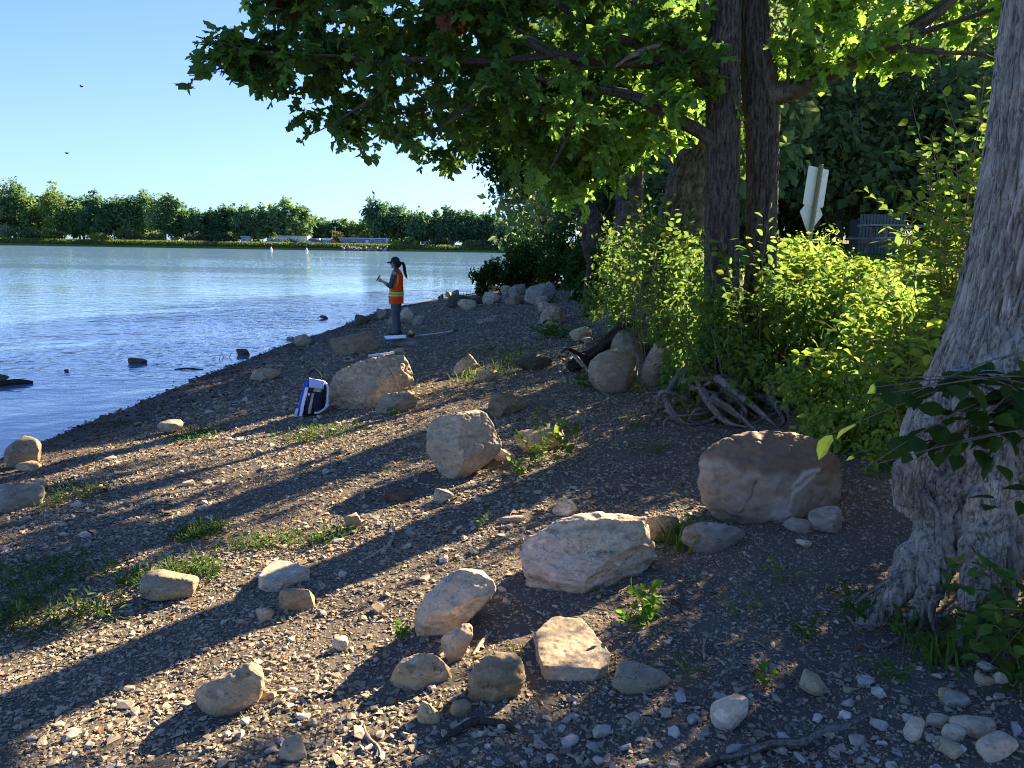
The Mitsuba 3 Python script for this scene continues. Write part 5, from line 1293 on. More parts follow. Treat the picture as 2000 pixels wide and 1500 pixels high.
put('leaf_litter', (v, f), 'leaf_material', cc)
tag('leaf_litter', 'small dry brown leaves scattered over the gravel', 'leaves', kind='stuff')

# ------------------------------------------------------------------ far bank: buildings, vehicles, poles
def part(key, name, mesh, color, mat='matte_material', smooth=False, parent=None):
    return put(name, mesh, mat, color, parent or key, smooth)


def at_far(px, y):
    return (px - 1000) * y / 1502.0


def mobile_home(name, label, cat, x0, x1, y, z0, z1, wall, trim, wins, roof=(.55, .55, .54), door=None, depth=4.0, end=None):
    key = numbered(name)
    tag(key, label, cat)
    w = x1 - x0
    part(key, 'wall', box((w, depth, z1 - z0), ((x0 + x1) / 2, y + depth / 2, (z0 + z1) / 2), None, .04), wall)
    rf = part(key, 'roof', box((w + .5, depth + .5, .28), ((x0 + x1) / 2, y + depth / 2, z1 + .14), None, .08), roof)
    part(key, 'skirting', box((w + .02, depth + .02, .35), ((x0 + x1) / 2, y + depth / 2, z0 - .12), None, .02), trim)
    for a, b, c, d in wins:
        cx, cz = x0 + w * (a + b) / 2, z0 + (z1 - z0) * (c + d) / 2
        wn = part(key, 'window', box((w * (b - a), .10, (z1 - z0) * (d - c)), (cx, y - .03, cz), None, .02), trim)
        part(key, 'pane', box((w * (b - a) - .16, .04, (z1 - z0) * (d - c) - .16), (cx, y - .085, cz)), (.12, .15, .18), 'gloss_material', parent=wn)
    if door:
        part(key, 'door', box((door[1] - door[0], .12, (z1 - z0) * .82), (x0 + (door[0] + door[1]) / 2, y - .04, z0 + (z1 - z0) * .41), None, .02), trim)
    if end is not None:
        part(key, 'end_panel', box((.5, depth + .06, z1 - z0), (x1 - .2, y + depth / 2, (z0 + z1) / 2), None, .02), end)
    return key


Y = 250.0
mobile_home('mobile_home', 'long blue-grey mobile home with white windows and a white end on the far bank', 'mobile home', at_far(664, Y), at_far(756, Y), Y, 1.5, 3.7, (.20, .25, .30), (.66, .68, .70), [(.04, .1, .42, .82), (.30, .36, .42, .82), (.66, .74, .3, .9), (.80, .87, .42, .82)], (.62, .63, .64), (8.4, 9.4), 4, (.7, .7, .68))
mobile_home('trailer', 'cream coloured trailer with a grey roof half hidden by far trees', 'trailer', at_far(541, Y), at_far(602, Y), Y, 1.6, 4.0, (.52, .49, .36), (.6, .58, .5), [(.07, .13, .4, .75), (.36, .46, .45, .8), (.5, .56, .4, .75), (.66, .72, .4, .75)], (.45, .45, .46), (6.2, 7.0))
mobile_home('caravan', 'small white caravan under the dark trees in the middle of the far bank', 'caravan', at_far(375, 251), at_far(386, 251), 251, 2.0, 3.8, (.62, .62, .6), (.5, .5, .5), [(.2, .55, .45, .8)], (.6, .6, .6), None, 2.2)
mobile_home('caravan', 'pale blue-grey caravan left of the cream trailer', 'caravan', at_far(475, 252), at_far(490, 252), 252, 1.8, 3.6, (.42, .47, .52), (.55, .55, .55), [(.3, .6, .45, .8)], (.6, .6, .6), None, 2.2)
mobile_home('caravan', 'white caravan just right of the cream trailer trees', 'caravan', at_far(631, 250), at_far(648, 250), 250, 1.7, 3.4, (.6, .6, .58), (.35, .55, .65), [(.1, .4, .5, .85), (.6, .85, .5, .85)], (.6, .62, .62), None, 2.2)
mobile_home('shed', 'white shed left of the cream trailer', 'shed', at_far(528, 249), at_far(533, 249), 249, 1.4, 3.0, (.66, .65, .62), (.5, .5, .5), [(.3, .7, .5, .8)], (.5, .5, .5), None, 1.5)
mobile_home('cottage', 'little cream cottage with grey roof right of the mobile home', 'cottage', at_far(737, 256), at_far(762, 256), 256, 1.5, 3.0, (.5, .47, .38), (.6, .58, .52), [(.2, .35, .35, .75), (.55, .7, .35, .75)], (.38, .37, .36), None, 4)
mobile_home('cottage', 'small white cottage in the dark trees behind the reed bed', 'cottage', at_far(826, 256), at_far(839, 256), 256, 1.6, 3.0, (.5, .52, .54), (.5, .5, .5), [(.2, .45, .3, .7)], (.3, .3, .3), None, 3)
mobile_home('cottage', 'pale cottage at the left of the white caravan in mid treeline', 'cottage', at_far(340, 258), at_far(350, 258), 258, 1.8, 3.0, (.5, .44, .36), (.5, .5, .5), [(.3, .6, .3, .7)], (.34, .32, .3), None, 3)


def car(label, x, y, colour, van=False, size=1.0):
    key = numbered('parked_car')
    tag(key, label, 'van' if van else 'car')
    z = 1.62
    L, H = 4.4 * size, (2.0 if van else 1.45) * size
    prof = [(-L / 2, .35), (-L / 2, .85), (-L * .36, .95), (-L * .24, H), (L * .30, H), (L * .42, .95), (L / 2, .8), (L / 2, .35)] if not van else [(-L / 2, .35), (-L / 2, 1.0), (-L * .38, 1.1), (-L * .28, H), (L * .48, H), (L / 2, .9), (L / 2, .35)]
    P = np.array([(a, s, b) for a, b in prof for s in (-.85, .85)]) * [1, 1, 1]
    m = trimesh.convex.convex_hull(P)
    part(key, 'body', (np.array(m.vertices) + [x, y, z], np.array(m.faces)), colour, 'gloss_material')
    part(key, 'windscreen', box((L * .5, 1.78, (H - 1.0) * .7), (x, y, z + 1.0 + (H - 1.0) * .5)), (.05, .06, .07), 'gloss_material')
    for sx in (-.32, .32):
        for sy in (-.8, .8):
            v, f = tube([(x + sx * L, y + sy - .1, z + .32), (x + sx * L, y + sy + .1, z + .32)], .33, 12)
            part(key, 'wheel', (v, f), (.02, .02, .02))


car('white and blue van parked right of the cream trailer', at_far(614, 248), 248, (.5, .55, .62), True)
car('dark car parked before the white and blue van', at_far(623, 247.5), 247.5, (.08, .09, .11))
car('silver car in front of the white caravan right of the trailer', at_far(634, 247.5), 247.5, (.45, .46, .48))
car('red car at the left end of the mobile home', at_far(645, 248), 248, (.45, .07, .06))
car('blue car beside the white shed', at_far(537, 249.5), 249.5, (.12, .22, .42))
for px, top, y, lab in ((651, 452, 258, 'wooden utility pole left of the tallest pole on the far bank'), (656.5, 444, 259, 'tallest pole on the far bank, near the mobile home'), (667, 453, 258, 'thin pole above the left part of the mobile home'), (692, 458, 258, 'short pole with wires above the mobile home'), (741, 462, 256, 'short pole behind the white end of the mobile home')):
    key = numbered('utility_pole')
    tag(key, lab, 'pole')
    zt = 2.3 + ((464.3 + px * .0157) - top) * y / 1502
    part(key, 'pole', tube([(at_far(px, y), y, 1.3), (at_far(px, y), y, zt)], [.13, .09], 7), (.42, .38, .33))
    part(key, 'crossarm', box((1.6, .12, .14), (at_far(px, y), y - .12, zt - .35), None, .02), (.35, .31, .27))
rng = np.random.default_rng(860)
rv = []
for k in range(150):
    p = random_rock_points(rng, 1.0, .9, .7, 9) * rng.uniform(.5, 1.1)
    m = trimesh.convex.convex_hull(p)
    x = rng.uniform(at_far(678, 244), at_far(762, 244))
    rv.append((np.array(m.vertices) + [x, 239.6 + 10 * math.sin(x * .013 + .6) + 5 * math.sin(x * .031) + rng.uniform(1.2, 3.5), rng.uniform(.1, 1.25)], np.array(m.faces)))
v, f = join(rv)
put('revetment', (v, f), 'matte_material', np.repeat(np.array([.30, .29, .28])[None], len(v), 0) * (.7 + .5 * meshkit.noise(v * 1.3))[:, None])
tag('revetment', 'bank of grey stones along the water below the mobile home', 'stones', kind='stuff')
for (x, y), lab in (((-66.5, 213.6), 'white buoy on the far water left of the cream trailer'), ((-53.8, 202.4), 'white buoy on the far water, the one further right')):
    key = numbered('buoy')
    tag(key, lab, 'buoy')
    prof = np.array([(.0, -.25), (.28, -.15), (.36, .05), (.33, .3), (.18, .55), (.08, .85), (0, .9)])
    m = trimesh.creation.revolve(prof, sections=14)
    part(key, 'float', (np.array(m.vertices) + [x, y, 0], np.array(m.faces)), (.75, .75, .73), smooth=True)
    part(key, 'top_ring', tube([(x, y, .84), (x, y, 1.0)], .06, 8), (.6, .6, .58))
for (x, y, z), lab in (((-33.8, 60, 8.6), 'small bird flying low over the river'), ((-32.3, 60, 13.4), 'higher of the two small birds in the sky')):
    key = numbered('bird')
    tag(key, lab, 'bird')
    b, f = capsule_body([[(-.1, 0, 0, .02), (0, 0, 0, .035), (.1, 0, .01, .022), (.14, 0, .02, .012)]], .02, 2)
    put('body', (b + [x, y, z], f), 'matte_material', (.05, .05, .05), key, True)
    for s in (-1, 1):
        w = np.array([(.06, 0, .01), (-.04, 0, .01), (-.06, s * .17, .10), (.05, s * .17, .11), (-.05, s * .34, .04)])
        put('wing', (np.vstack([w, w + [0, 0, -.006]]), np.array([[0, 1, 2], [0, 2, 3], [3, 2, 4], [5, 7, 6], [5, 8, 7], [8, 9, 7], [0, 3, 8], [0, 8, 5], [3, 4, 9], [3, 9, 8], [4, 2, 7], [4, 7, 9], [2, 1, 6], [2, 6, 7]])) if False else (w + [x, y, z], np.array([[0, 1, 2], [0, 2, 3], [3, 2, 4]])), 'matte_material', (.05, .05, .05), key)

# ------------------------------------------------------------------ driftwood
WOOD = ((.30, .265, .225), (.235, .20, .17), (.09, .075, .06))
DARKWOOD = ((.055, .047, .04), (.04, .034, .03), (.018, .015, .013))
STICKS = [
    ('driftwood_stick', 'thin curved grey stick lying across the shaded stripe mid beach', [(-.765, 4.762, .535, .005), (-.715, 4.52, .56, .008), (-.712, 4.306, .545, .009), (-.77, 4.205, .535, .010), (-.84, 4.13, .525, .005)], WOOD, 10),
    ('driftwood_stick', 'gnarled bark-covered stick at the bottom edge below the brown cone-shaped rock', [(-.25, 2.40, .585, .008), (-.163, 2.472, .612, .016), (-.091, 2.493, .625, .018), (.001, 2.464, .63, .016), (.03, 2.41, .618, .006)], DARKWOOD, 14),
    ('driftwood_stick', 'small grey twisted stick at the bottom edge left of the upright yellowish shard', [(-.522, 2.55, .565, .004), (-.49, 2.464, .572, .008), (-.446, 2.402, .575, .010), (-.42, 2.34, .57, .006)], WOOD, 10),
    ('driftwood_branch', 'long dark weathered branch half buried in the cobbles along the bottom edge', [(.50, 2.10, .685, .012), (.64, 2.18, .706, .016), (.74, 2.20, .718, .015), (.85, 2.235, .737, .017), (.95, 2.235, .745, .014), (1.04, 2.28, .758, .012), (1.1, 2.285, .765, .010), (1.22, 2.345, .78, .006)], ((.16, .14, .12), (.115, .10, .088), (.035, .03, .026)), 26),
    ('driftwood_stick', 'short dark twig on the bright gravel right of the layered boulder', [(.723, 3.333, .705, .003), (.764, 3.28, .715, .005), (.774, 3.164, .715, .005), (.80, 3.11, .71, .003)], DARKWOOD, 8),
    ('driftwood_splinter', 'pale split splinter of wood beside the small triangular slab', [(-.145, 2.98, .60, .010), (-.11, 3.07, .617, .009), (-.075, 3.15, .617, .004)], ((.36, .31, .24), (.3, .25, .19), (.15, .12, .09)), 6),
    ('driftwood_stick', 'short pale twig lying on the gravel near the front right', [(.775, 2.80, .708, .003), (.79, 2.87, .718, .004), (.82, 2.95, .712, .002)], WOOD, 7),
    ('straw', 'dry pale straw lying on the shaded gravel', [(-.54, 4.71, .56, .004), (-.47, 4.77, .575, .004), (-.395, 4.83, .575, .003)], ((.38, .33, .22), (.33, .28, .19), (.2, .17, .11)), 6),
    ('fallen_log', 'thick dark fallen log under the shrubs left of the rounded boulder', [(1.55, 10.4, 1.32, .10), (1.35, 10.2, 1.12, .10), (1.1, 10.0, .93, .095), (.9, 9.9, .83, .09), (.74, 9.85, .74, .07)], DARKWOOD, 26),
    ('fallen_branch', 'bare branch sticking out from the dark fallen log', [(1.0, 9.9, .88, .035), (.82, 9.75, .96, .028), (.70, 9.7, 1.02, .022), (.62, 9.65, .98, .012)], DARKWOOD, 12),
    ('fallen_branch', 'grey forked branch leaning on the gravel before the dark fallen log', [(.72, 9.9, 1.0, .02), (.85, 9.6, .88, .03), (.98, 9.4, .76, .028), (1.05, 9.3, .70, .012)], WOOD, 12),
    ('fallen_branch', 'grey twig of the fallen branch reaching down to the gravel', [(.72, 9.85, .86, .025), (.66, 9.65, .78, .018), (.60, 9.5, .69, .008)], WOOD, 10),
    ('floating_log', 'dark driftwood log floating at the left border of the river', [(-8.4, 11.7, .0, .05), (-8.1, 11.8, .02, .06), (-7.9, 12.05, .03, .055), (-7.7, 12.15, .02, .02)], DARKWOOD, 14),
    ('floating_stick', 'thin stick floating between the black rock and the waterline', [(-6.1, 13.7, .0, .012), (-5.9, 13.75, .02, .015), (-5.6, 13.75, .0, .01)], DARKWOOD, 8),
]
for i, (name, lab, L, tone, sd) in enumerate(STICKS):
    key = numbered(name)
    (m, c) = bark_tube(L, sd, 46, L[len(L) // 2][3] * .38, 880 + i, tone, .7)
    put(name, m, 'bark_material', c, key=key, smooth=True)
    tag(key, lab, 'driftwood')

# ------------------------------------------------------------------ road sign and picnic table
key = 'road_sign'
tag(key, 'leaning metal sign seen from behind, square plate above a diamond plate on a post', 'sign')
lean = roty(.075)


def placed(mesh, rot, at):
    return mesh[0] @ np.asarray(rot).T + np.asarray(at), mesh[1]


SB = np.array([4.07, 11.0, 1.75])
face = lean @ rotz(.62)
part(key, 'post', placed(box((.045, .05, 1.72), (0, -.03, .86), None, .006), face, SB), (.20, .19, .16))
pl = trimesh.creation.extrude_polygon(__import__('shapely').geometry.box(-.22, -.24, .22, .24).buffer(.02), .006)
pv = np.array(pl.vertices)[:, [0, 2, 1]] * [1, 1, 1]
part(key, 'square_plate', placed((pv + [0, 0, 1.42], np.array(pl.faces)[:, ::-1]), face, SB), (.50, .54, .60), 'gloss_material')
dm = trimesh.creation.extrude_polygon(__import__('shapely').geometry.Polygon([(-.25, 0), (0, -.27), (.25, 0), (0, .27)]).buffer(.015), .006)
pv = np.array(dm.vertices)[:, [0, 2, 1]]
part(key, 'diamond_plate', placed((pv + [0, .008, 1.06], np.array(dm.faces)[:, ::-1]), face, SB), (.46, .50, .56), 'gloss_material')
for dz in (1.24, 1.58, .84, 1.10):
    part(key, 'bolt', placed(tube([(0, -.075, dz), (0, -.052, dz)], .012, 8), face, SB), (.4, .4, .4))
key = 'picnic_table'
tag(key, 'weathered grey picnic table with plank benches in the park behind the shrubs', 'table')
X0, Y0, Z0 = 8.95, 18.0, gz(8.95, 18.0)
WG = (.24, .22, .20)
for k in range(5):
    part(key, 'top_plank', box((1.9, .135, .04), (X0, Y0 + (k - 2) * .145, Z0 + .74), None, .006), WG)
for s in (-1, 1):
    for k in range(2):
        part(key, 'seat_plank', box((1.9, .135, .04), (X0, Y0 + s * (.66 + k * .145), Z0 + .45), None, .006), WG)
    part(key, 'seat_beam', box((.05, 1.75, .09), (X0 + s * .65, Y0, Z0 + .385), None, .006), (.16, .13, .11))
    for q in (-1, 1):
        a, b = np.array([X0 + s * .60, Y0 + q * .62, Z0]), np.array([X0 + s * .60, Y0 + q * .22, Z0 + .71])
        part(key, 'leg', placed(box((.045, .09, np.linalg.norm(b - a)), (0, 0, 0), None, .006), rotx(math.atan2(-(b - a)[1], (b - a)[2])), (a + b) / 2), (.17, .14, .12))
key = 'slatted_bin'
tag(key, 'dark slatted wooden bin enclosure behind the picnic table', 'bin')
for k in range(14):
    part(key, 'slat', box((.065, .02, .95), (8.55 + k * .082, 19.4, gz(9, 19.4) + .55), None, .004), (.10, .115, .12))
part(key, 'rail', box((1.2, .03, .06), (9.08, 19.43, gz(9, 19.4) + .9), None, .004), (.09, .10, .105))
part(key, 'rail', box((1.2, .03, .06), (9.08, 19.43, gz(9, 19.4) + .2), None, .004), (.09, .10, .105))
part(key, 'back', box((1.1, .5, .8), (9.08, 19.72, gz(9, 19.4) + .5), None, .01), (.05, .055, .06))

# ------------------------------------------------------------------ bag, clipboard, pole
key = 'tote_bag'
tag(key, 'blue and navy bag with white stripes slumped against the big cracked boulder', 'bag')
BO = np.array([-2.30, 8.63, gz(-2.3, 8.63)])
C4 = {'bl': np.array([-.15, -.10, .0]), 'br': np.array([.13, -.10, .0]), 'tr': np.array([.17, -.06, .40]), 'tl': np.array([-.03, -.06, .44])}


def bag_pt(u, v, off=0.0):
    p = (C4['bl'] * (1 - u) + C4['br'] * u) * (1 - v) + (C4['tl'] * (1 - u) + C4['tr'] * u) * v
    p = p + np.array([0, -off - .03 * math.sin(math.pi * u) * math.sin(math.pi * min(v + .1, 1)), 0])
    return p + BO


def bag_panel(name, us, vs, off, colour, bend=None, depth=.012):
    nu, nv = 8, 14
    g_ = np.array([[bag_pt(us(j / nv)[0] + (us(j / nv)[1] - us(j / nv)[0]) * i / nu, vs[0] + (vs[1] - vs[0]) * j / nv, off) for i in range(nu + 1)] for j in range(nv + 1)])
    g_ = g_ + (meshkit.fbm(g_ * 14, 2, 3)[..., None] - .5) * .02 * np.array([.4, 1, .2])
    a_, b_ = g_.reshape(-1, 3), (g_ + [0, depth, 0]).reshape(-1, 3)
    n = nu + 1
    q = np.array([[j * n + i, j * n + i + 1, (j + 1) * n + i + 1, (j + 1) * n + i] for j in range(nv) for i in range(nu)])
    f1 = np.vstack([q[:, [0, 1, 2]], q[:, [0, 2, 3]]])
    edge = [i for i in range(n)] + [j * n + nu for j in range(1, nv + 1)] + [nv * n + i for i in range(nu - 1, -1, -1)] + [j * n for j in range(nv - 1, 0, -1)]
    m = len(a_)
    ef = []
    for e0, e1 in zip(edge, edge[1:] + edge[:1]):
        ef += [[e1, e0, e0 + m], [e1, e0 + m, e1 + m]]
    return put(name, (np.vstack([a_, b_]), np.vstack([f1, f1[:, ::-1] + m, ef])), 'matte_material', colour, key, True)


bp = np.array([C4[k] for k in ('bl', 'br', 'tr', 'tl')] + [C4[k] * [1, -1, 1] + [.02, .02, -.02 if k[0] == 't' else 0] for k in ('bl', 'br', 'tr', 'tl')] + [[-.02, -.14, .16], [.14, -.13, .12]])
v, f = rock_mesh(bp, .014, 5, .012, 940, 0, 0)
put('body', (v + BO, f), 'matte_material', (.018, .02, .045), key, True)
bag_panel('side_panel', lambda t: (-.02, .22), (.02, .97), .012, (.03, .09, .42))
bag_panel('stripe', lambda t: (.10 + .05 * (1 - t), .28), (.03, .78), .024, (.62, .64, .72))
bag_panel('stripe', lambda t: (.50, .62), (.10, .66), .022, (.34, .31, .27))
bag_panel('label_patch', lambda t: (.56, .92), (.70, .79), .022, (.34, .30, .26))
bag_panel('trim', lambda t: (-.06, .06), (.0, .22), .028, (.55, .57, .62))
bag_panel('top_flap', lambda t: (.30 - .1 * t, 1.04), (.80, 1.03), .035, (.36, .44, .72), depth=.03)
put('handle', tube(curve([BO + [-.0, -.02, .40], BO + [.01, -.03, .50], BO + [.07, -.03, .52], BO + [.12, -.02, .47], BO + [.13, -.02, .40]], 24), .013, 7), 'matte_material', (.02, .02, .025), key, True)
put('strap', tube(curve([BO + [.17, -.05, .40], BO + [.215, -.06, .33], BO + [.21, -.07, .20], BO + [.20, -.08, .12], BO + [.13, -.11, .06], BO + [.07, -.13, .05]], 30), .014, 6), 'matte_material', (.5, .52, .62), key, True)
put('buckle', box((.02, .012, .03), BO + [.02, -.15, .27]), 'gloss_material', (.6, .6, .6), key)

cb = np.array([-2.25, 14.68, .535])
key = 'clipboard'
tag(key, 'clipboard with white paper lying on the flat dark stone at the person\'s feet', 'clipboard')
tilt = rotx(.12) @ rotz(.35)
part(key, 'board', placed(box((.42, .26, .012), (0, 0, 0), None, .004), tilt, cb), (.35, .33, .30))
part(key, 'paper', placed(box((.38, .235, .004), (-.01, 0, .0085)), tilt, cb), (.80, .81, .84))
part(key, 'clip', placed(box((.03, .10, .015), (.195, 0, .014), None, .004), tilt, cb), (.5, .5, .5), 'gloss_material')
key = 'tape_reel'
tag(key, 'black and yellow reel beside the clipboard on the flat dark stone', 'reel')
rc = cb + [.30, .02, .05]
part(key, 'case', placed(tube([(0, -.03, 0), (0, .03, 0)], .062, 16), rotz(.3), rc), (.02, .02, .022), 'gloss_material')
part(key, 'rim', placed(tube([(0, -.034, .045), (0, .034, .045)], .034, 12), rotz(.3), rc), (.60, .45, .03), 'gloss_material')
part(key, 'crank', placed(box((.10, .02, .018), (-.05, -.04, -.02), None, .004), rotz(.3), rc), (.03, .03, .03))
key = 'measuring_pole'
tag(key, 'thin white pole with dark ends lying from the flat stone across the gravel', 'pole')
pa, pb = cb + [.38, .02, .02], np.array([-1.28, 16.35, gz(-1.28, 16.35) + .03])
part(key, 'shaft', tube([pa, pb], .014, 8), (.62, .63, .66), smooth=True)
part(key, 'grip', tube([pa, pa * .86 + pb * .14], .019, 8), (.25, .28, .42), smooth=True)
part(key, 'foot', tube([pb, pb * 1.18 - pa * .18 + [0, 0, -.005]], [.02, .028], 8), (.02, .02, .02), smooth=True)
key = 'marker_stick'
tag(key, 'slim blue and white stick lying on top of the big cracked boulder', 'stick')
sa, sb = np.array([-1.685, 8.9, 1.005]), np.array([-1.385, 8.93, 1.045])
part(key, 'shaft', tube([sa, sa * .32 + sb * .68], .012, 8), (.32, .38, .68), smooth=True)
part(key, 'cap', tube([sa * .32 + sb * .68, sb], .014, 8), (.74, .74, .74), smooth=True)

# ------------------------------------------------------------------ the person
key = 'person'
tag(key, 'person in orange safety vest, blue cap and grey trousers, looking at phone', 'person')
PR = rotz(math.pi - .12)
PO = np.array([-2.57, 17.0, gz(-2.57, 17.0) + .005])


def me(mesh):
    return mesh[0] @ PR.T + PO, mesh[1]


def finger(base, d, curl, lens, r=.0085):
    p, out = np.array(base, float), [(*base, r)]
    d = unit(np.array(d, float))
    for k, L in enumerate(lens):
        d = unit(d + np.array(curl, float) * (k + .4))
        p = p + d * L
        out.append((*p, r * (.95 - .12 * k)))
    return out


LH, RH = np.array([.315, .075, 1.19]), np.array([.315, -.045, 1.165])   # near (left) and far hand
ch = [
    [(.0, .0, .98, .115), (.0, 0, 1.15, .11), (.0, 0, 1.30, .10), (-.005, 0, 1.39, .07), (.005, 0, 1.44, .05), (.02, 0, 1.50, .048)],
    [(-.005, .0, 1.37, .07), (-.005, .155, 1.355, .055), (.03, .20, 1.22, .045), (.075, .215, 1.085, .040), (.20, .15, 1.13, .034), (.275, .095, 1.17, .026), (*LH, .027)],
    [(-.005, .0, 1.37, .07), (-.005, -.155, 1.355, .055), (.03, -.20, 1.22, .045), (.08, -.20, 1.07, .040), (.20, -.12, 1.10, .034), (.275, -.065, 1.145, .026), (*RH, .027)],
    [(.0, .09, .90, .10), (.01, .095, .66, .078), (.02, .095, .46, .058), (-.005, .09, .27, .052), (-.02, .085, .09, .038), (.09, .085, .04, .036)],
    [(.0, -.09, .90, .10), (.01, -.095, .66, .078), (.03, -.095, .46, .058), (.005, -.09, .27, .052), (-.01, -.085, .09, .038), (.10, -.085, .04, .036)],
    [(.015, 0, 1.57, .082), (.035, 0, 1.595, .083)], [(.045, 0, 1.535, .062), (.075, 0, 1.50, .034), (.09, 0, 1.487, .022)],
    [(.10, 0, 1.555, .016), (.128, 0, 1.538, .012)], [(.095, 0, 1.508, .018), (.108, 0, 1.512, .010)], [(.095, 0, 1.585, .022), (.10, 0, 1.58, .018)],
    [(.015, .082, 1.565, .012), (.008, .086, 1.545, .010)], [(.015, -.082, 1.565, .012), (.008, -.086, 1.545, .010)],
    [(*LH, .026), (.355, .062, 1.205, .024)], [(*RH, .026), (.355, -.035, 1.185, .024)],
]
for k in range(4):
    ch.append(finger((.362, .066 - .004 * k, 1.222 - .016 * k), (.75, -.35, .25), (0, -.5, .05), (.034, .024 - .002 * abs(k - 1.5), .018)))
    ch.append(finger((.360, -.034 + .003 * k, 1.208 - .016 * k), (.75, .35, .15), (0, .5, .05), (.034, .024 - .002 * abs(k - 1.5), .018)))
ch.append(finger((.33, .06, 1.215), (.55, -.35, .7), (.3, -.1, .0), (.032, .026), .010))
ch.append(finger((.33, -.03, 1.195), (.55, .3, .7), (.3, .1, .0), (.032, .026), .010))
v, f = capsule_body(ch, .017, 4)
face_z = v[:, 2]
skin = np.repeat(np.array([.36, .22, .16])[None], len(v), 0)
skin = np.where((np.linalg.norm(v - [.112, 0, 1.508], axis=1) < .014)[:, None], [.30, .13, .11], skin)
skin = np.where(((np.abs(np.abs(v[:, 1]) - .034) < .014) & (np.abs(v[:, 2] - 1.572) < .007) & (v[:, 0] > .06))[:, None], [.07, .05, .04], skin)
put('body', me((v, f)), 'matte_material', skin, key, True)
DK, NAVY = (.055, .065, .085), (.018, .022, .06)


def garment(name, chains, colour, length=.016, its=6, wr=.006, seed=1, parent=None):
    v, f = capsule_body(chains, length, its)
    n = vnormals(v, f)
    v = v + n * ((fbm(v * [14, 14, 9], 3, seed) - .5) * 2 * wr)[:, None]
    return put(name, me((v, f)), 'matte_material', np.array(colour)[None] * (.85 + .3 * fbm(v * 30, 2, 4))[:, None], parent or key, True)


garment('trousers', [[(.0, .06, .96, .125), (.0, .085, .84, .115), (.012, .10, .64, .096), (.02, .10, .46, .078), (-.005, .095, .27, .075), (-.015, .09, .12, .073), (.0, .09, .075, .072)],
                     [(.0, -.06, .96, .125), (.0, -.085, .84, .115), (.015, -.10, .64, .096), (.035, -.10, .46, .078), (.01, -.095, .27, .075), (.0, -.09, .12, .073), (.01, -.09, .075, .072)], [(0, -.06, .92, .12), (0, .06, .92, .12)]], (.085, .10, .125), .02, 6, .010, 2)
garment('shirt', [[(0, -.05, 1.0, .12), (0, -.05, 1.28, .115), (0, -.10, 1.36, .072)], [(0, .05, 1.0, .12), (0, .05, 1.28, .115), (0, .10, 1.36, .072)], [(0, -.05, 1.2, .115), (0, .05, 1.2, .115)], [(-.01, 0, 1.36, .085), (.0, 0, 1.43, .062), (.005, 0, 1.452, .058)],
                  [(-.005, .13, 1.36, .068), (.03, .20, 1.22, .058), (.075, .218, 1.08, .053), (.135, .19, 1.105, .047)], [(-.005, -.13, 1.36, .068), (.03, -.20, 1.22, .058), (.08, -.205, 1.065, .053), (.14, -.165, 1.085, .047)]], DK, .014, 5, .006, 3)


def loft(rings, n=48, a0=0.0, a1=2 * math.pi, off=0.0):
    """Surface through elliptic rings (z, radius forward, radius sideways, centre forward)."""
    ang = np.linspace(a0, a1, n, endpoint=abs(a1 - a0) < 6.2)
    R_ = np.array(rings, float)
    v = np.stack([np.stack([r[3] + (r[1] + off) * np.cos(ang) * (1 + .05 * np.cos(2 * ang)), (r[2] + off) * np.sin(ang), np.full(n, r[0])], -1) for r in R_])
    m = len(R_)
    cyc = abs(a1 - a0) > 6.2
    f = []
    for i in range(m - 1):
        for j in range(n if cyc else n - 1):
            k = (j + 1) % n
            f += [[i * n + j, i * n + k, (i + 1) * n + k], [i * n + j, (i + 1) * n + k, (i + 1) * n + j]]
    return v.reshape(-1, 3), np.array(f)


VR = np.array([(.695, .150, .205, .01), (.72, .152, .207, .01), (.85, .150, .204, .008), (.95, .145, .198, .005), (1.05, .142, .194, .005), (1.15, .140, .192, .005), (1.25, .135, .188, .0), (1.31, .125, .178, -.005), (1.36, .105, .155, -.008), (1.40, .082, .115, -.008), (1.425, .072, .085, -.005)])


def vring(z, off=0.0):
    r = np.array([np.interp(z, VR[:, 0], VR[:, k]) for k in range(1, 4)])
    return (z, r[0] + off, r[1] + off, r[2])


def cloth(v, amp=.007):
    d = (fbm(v * [13, 13, 7], 3, 9) - .5) * 2 * amp
    r = unit(v * [1, 1, 0])
    return v + r * d[:, None]


zs = np.concatenate([np.linspace(.695, 1.30, 40), np.linspace(1.31, 1.425, 12)])
v, f = loft([vring(z) for z in zs], 64)
v = cloth(v)
vi = v - unit(v * [1, 1, 0]) * .006
vest = put('vest', me((np.vstack([v, vi]), np.vstack([f, f[:, ::-1] + len(v)]))), 'matte_material', (.86, .068, .012), key, True)


def band(name, z0, z1, colour, a0=0.0, a1=2 * math.pi, off=.004):
    v, f = loft([vring(z, off) for z in np.linspace(z0, z1, 4)], 64, a0, a1)
    put(name, me((cloth(v), f)), 'matte_material', colour, vest, True)


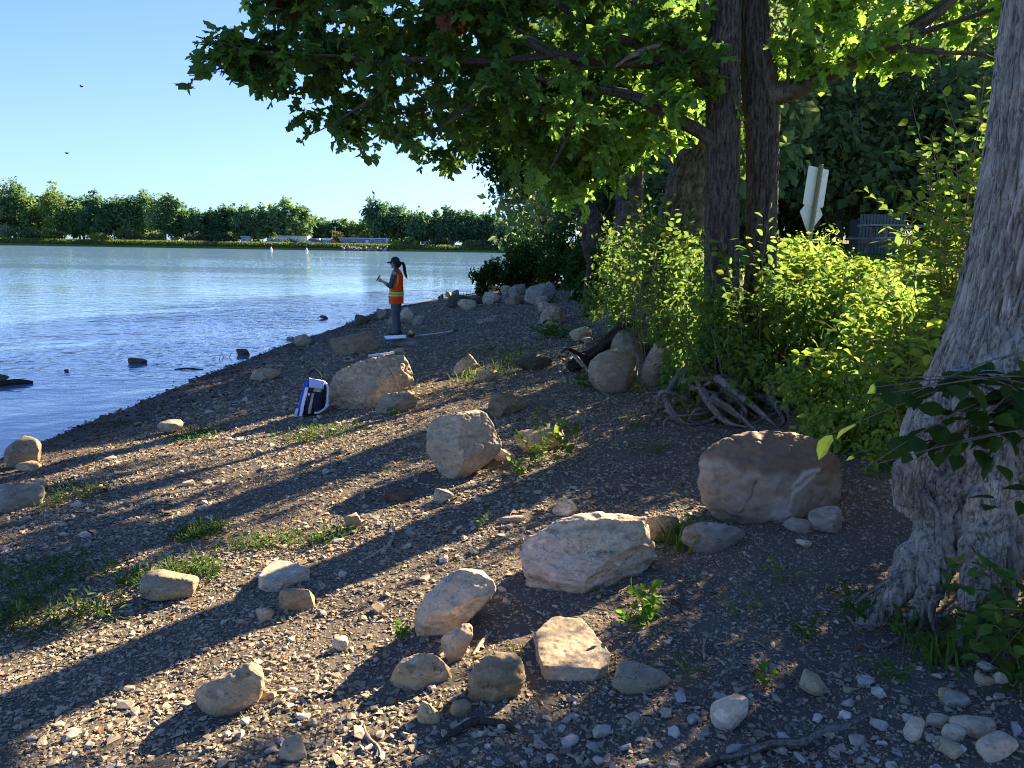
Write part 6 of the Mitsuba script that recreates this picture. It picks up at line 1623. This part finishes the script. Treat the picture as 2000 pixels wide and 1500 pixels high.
for z0, z1, c in ((.865, .885, (.72, .80, .05)), (.885, .93, (.30, .29, .27)), (.93, .952, (.72, .80, .05))):
    band('stripe', z0, z1, c)
for s in (1, -1):
    for a, b, c in ((.62, .70, (.72, .80, .05)), (.70, .84, (.30, .29, .27)), (.84, .92, (.72, .80, .05))):
        v, f = loft([vring(z, .004 if z < 1.30 else .007) for z in np.linspace(.955, 1.41, 24)], 5, s * a, s * b)
        put('stripe', me((cloth(v), f if s > 0 else f[:, ::-1])), 'matte_material', c, vest, True)
    arc = np.array([(.085 * math.cos(t) - .004, s * (.182 - .05 * max(math.sin(t), 0) + .004), 1.22 + .16 * math.sin(t)) for t in np.linspace(-1.2, 4.34, 30)])
    put('stripe', me(tube(arc, .010, 6)), 'matte_material', (.80, .55, .04), vest, True)
put('pocket', me(placed(box((.09, .012, .05), (0, 0, 0), None, .004), rotz(.72 - math.pi / 2), (.125, .125, .835))), 'matte_material', (.02, .02, .022), vest)
cap = [[(.012, 0, 1.615, .098), (.03, 0, 1.618, .096), (.02, 0, 1.635, .085)]]
v, f = capsule_body(cap, .014, 4)
keep = v[:, 2] > 1.597
fk = f[keep[f].all(1)]
cp = put('cap', me((v, fk)), 'matte_material', NAVY, key, True)
br = []
for k, t in enumerate(np.linspace(-1.15, 1.15, 15)):
    for r_, dz in ((.092, 0.0), (.135, -.006), (.185 if abs(t) < .9 else .16, -.022)):
        br.append((.03 + r_ * math.cos(t), r_ * math.sin(t) * .82, 1.612 + dz - .02 * t * t))
br = np.array(br)
q = np.array([[i * 3 + j, i * 3 + j + 1, (i + 1) * 3 + j + 1, (i + 1) * 3 + j] for i in range(14) for j in range(2)])
fb = np.vstack([q[:, [0, 1, 2]], q[:, [0, 2, 3]]])
put('brim', me((np.vstack([br, br - [0, 0, .006]]), np.vstack([fb, fb[:, ::-1] + len(br)]))), 'matte_material', NAVY, cp, True)
v, f = capsule_body([[(.0, 0, 1.575, .091), (-.02, 0, 1.55, .088)], [(.02, .05, 1.575, .045), (.0, .055, 1.545, .035)], [(.02, -.05, 1.575, .045), (.0, -.055, 1.545, .035)],
                     [(-.09, 0, 1.58, .026), (-.145, 0, 1.575, .032), (-.175, 0, 1.52, .036), (-.185, .005, 1.44, .036), (-.20, .01, 1.36, .030), (-.225, .015, 1.29, .020), (-.245, .02, 1.245, .008)]], .012, 3)
n = vnormals(v, f)
v = v + n * ((fbm(v * [60, 60, 8], 2, 7) - .5) * .010)[:, None]
front = v[:, 0] > .055
put('hair', me((v, f[~front[f].any(1)])), 'matte_material', (.022, .016, .013), key, True)
for s in (1, -1):
    garment('shoe', [[(-.06, s * .088, .04, .042), (.05, s * .088, .038, .044), (.13, s * .088, .03, .034)]], (.05, .05, .052), .014, 4, .001)
PHC = np.array([.408, .012, 1.245])
ph = box((.010, .072, .150), (0, 0, 0), roty(-.55), .006)
PK = 'phone'
put('phone', me((ph[0] + PHC, ph[1])), 'gloss_material', (.012, .012, .014), key=PK)
tag(PK, 'black phone held in both hands by the person in the orange vest', 'phone')
sc_ = box((.002, .062, .132), (-.0065, 0, 0), None)
put('screen', me((sc_[0] @ roty(-.55).T + PHC, sc_[1])), 'gloss_material', (.03, .035, .045), PK)
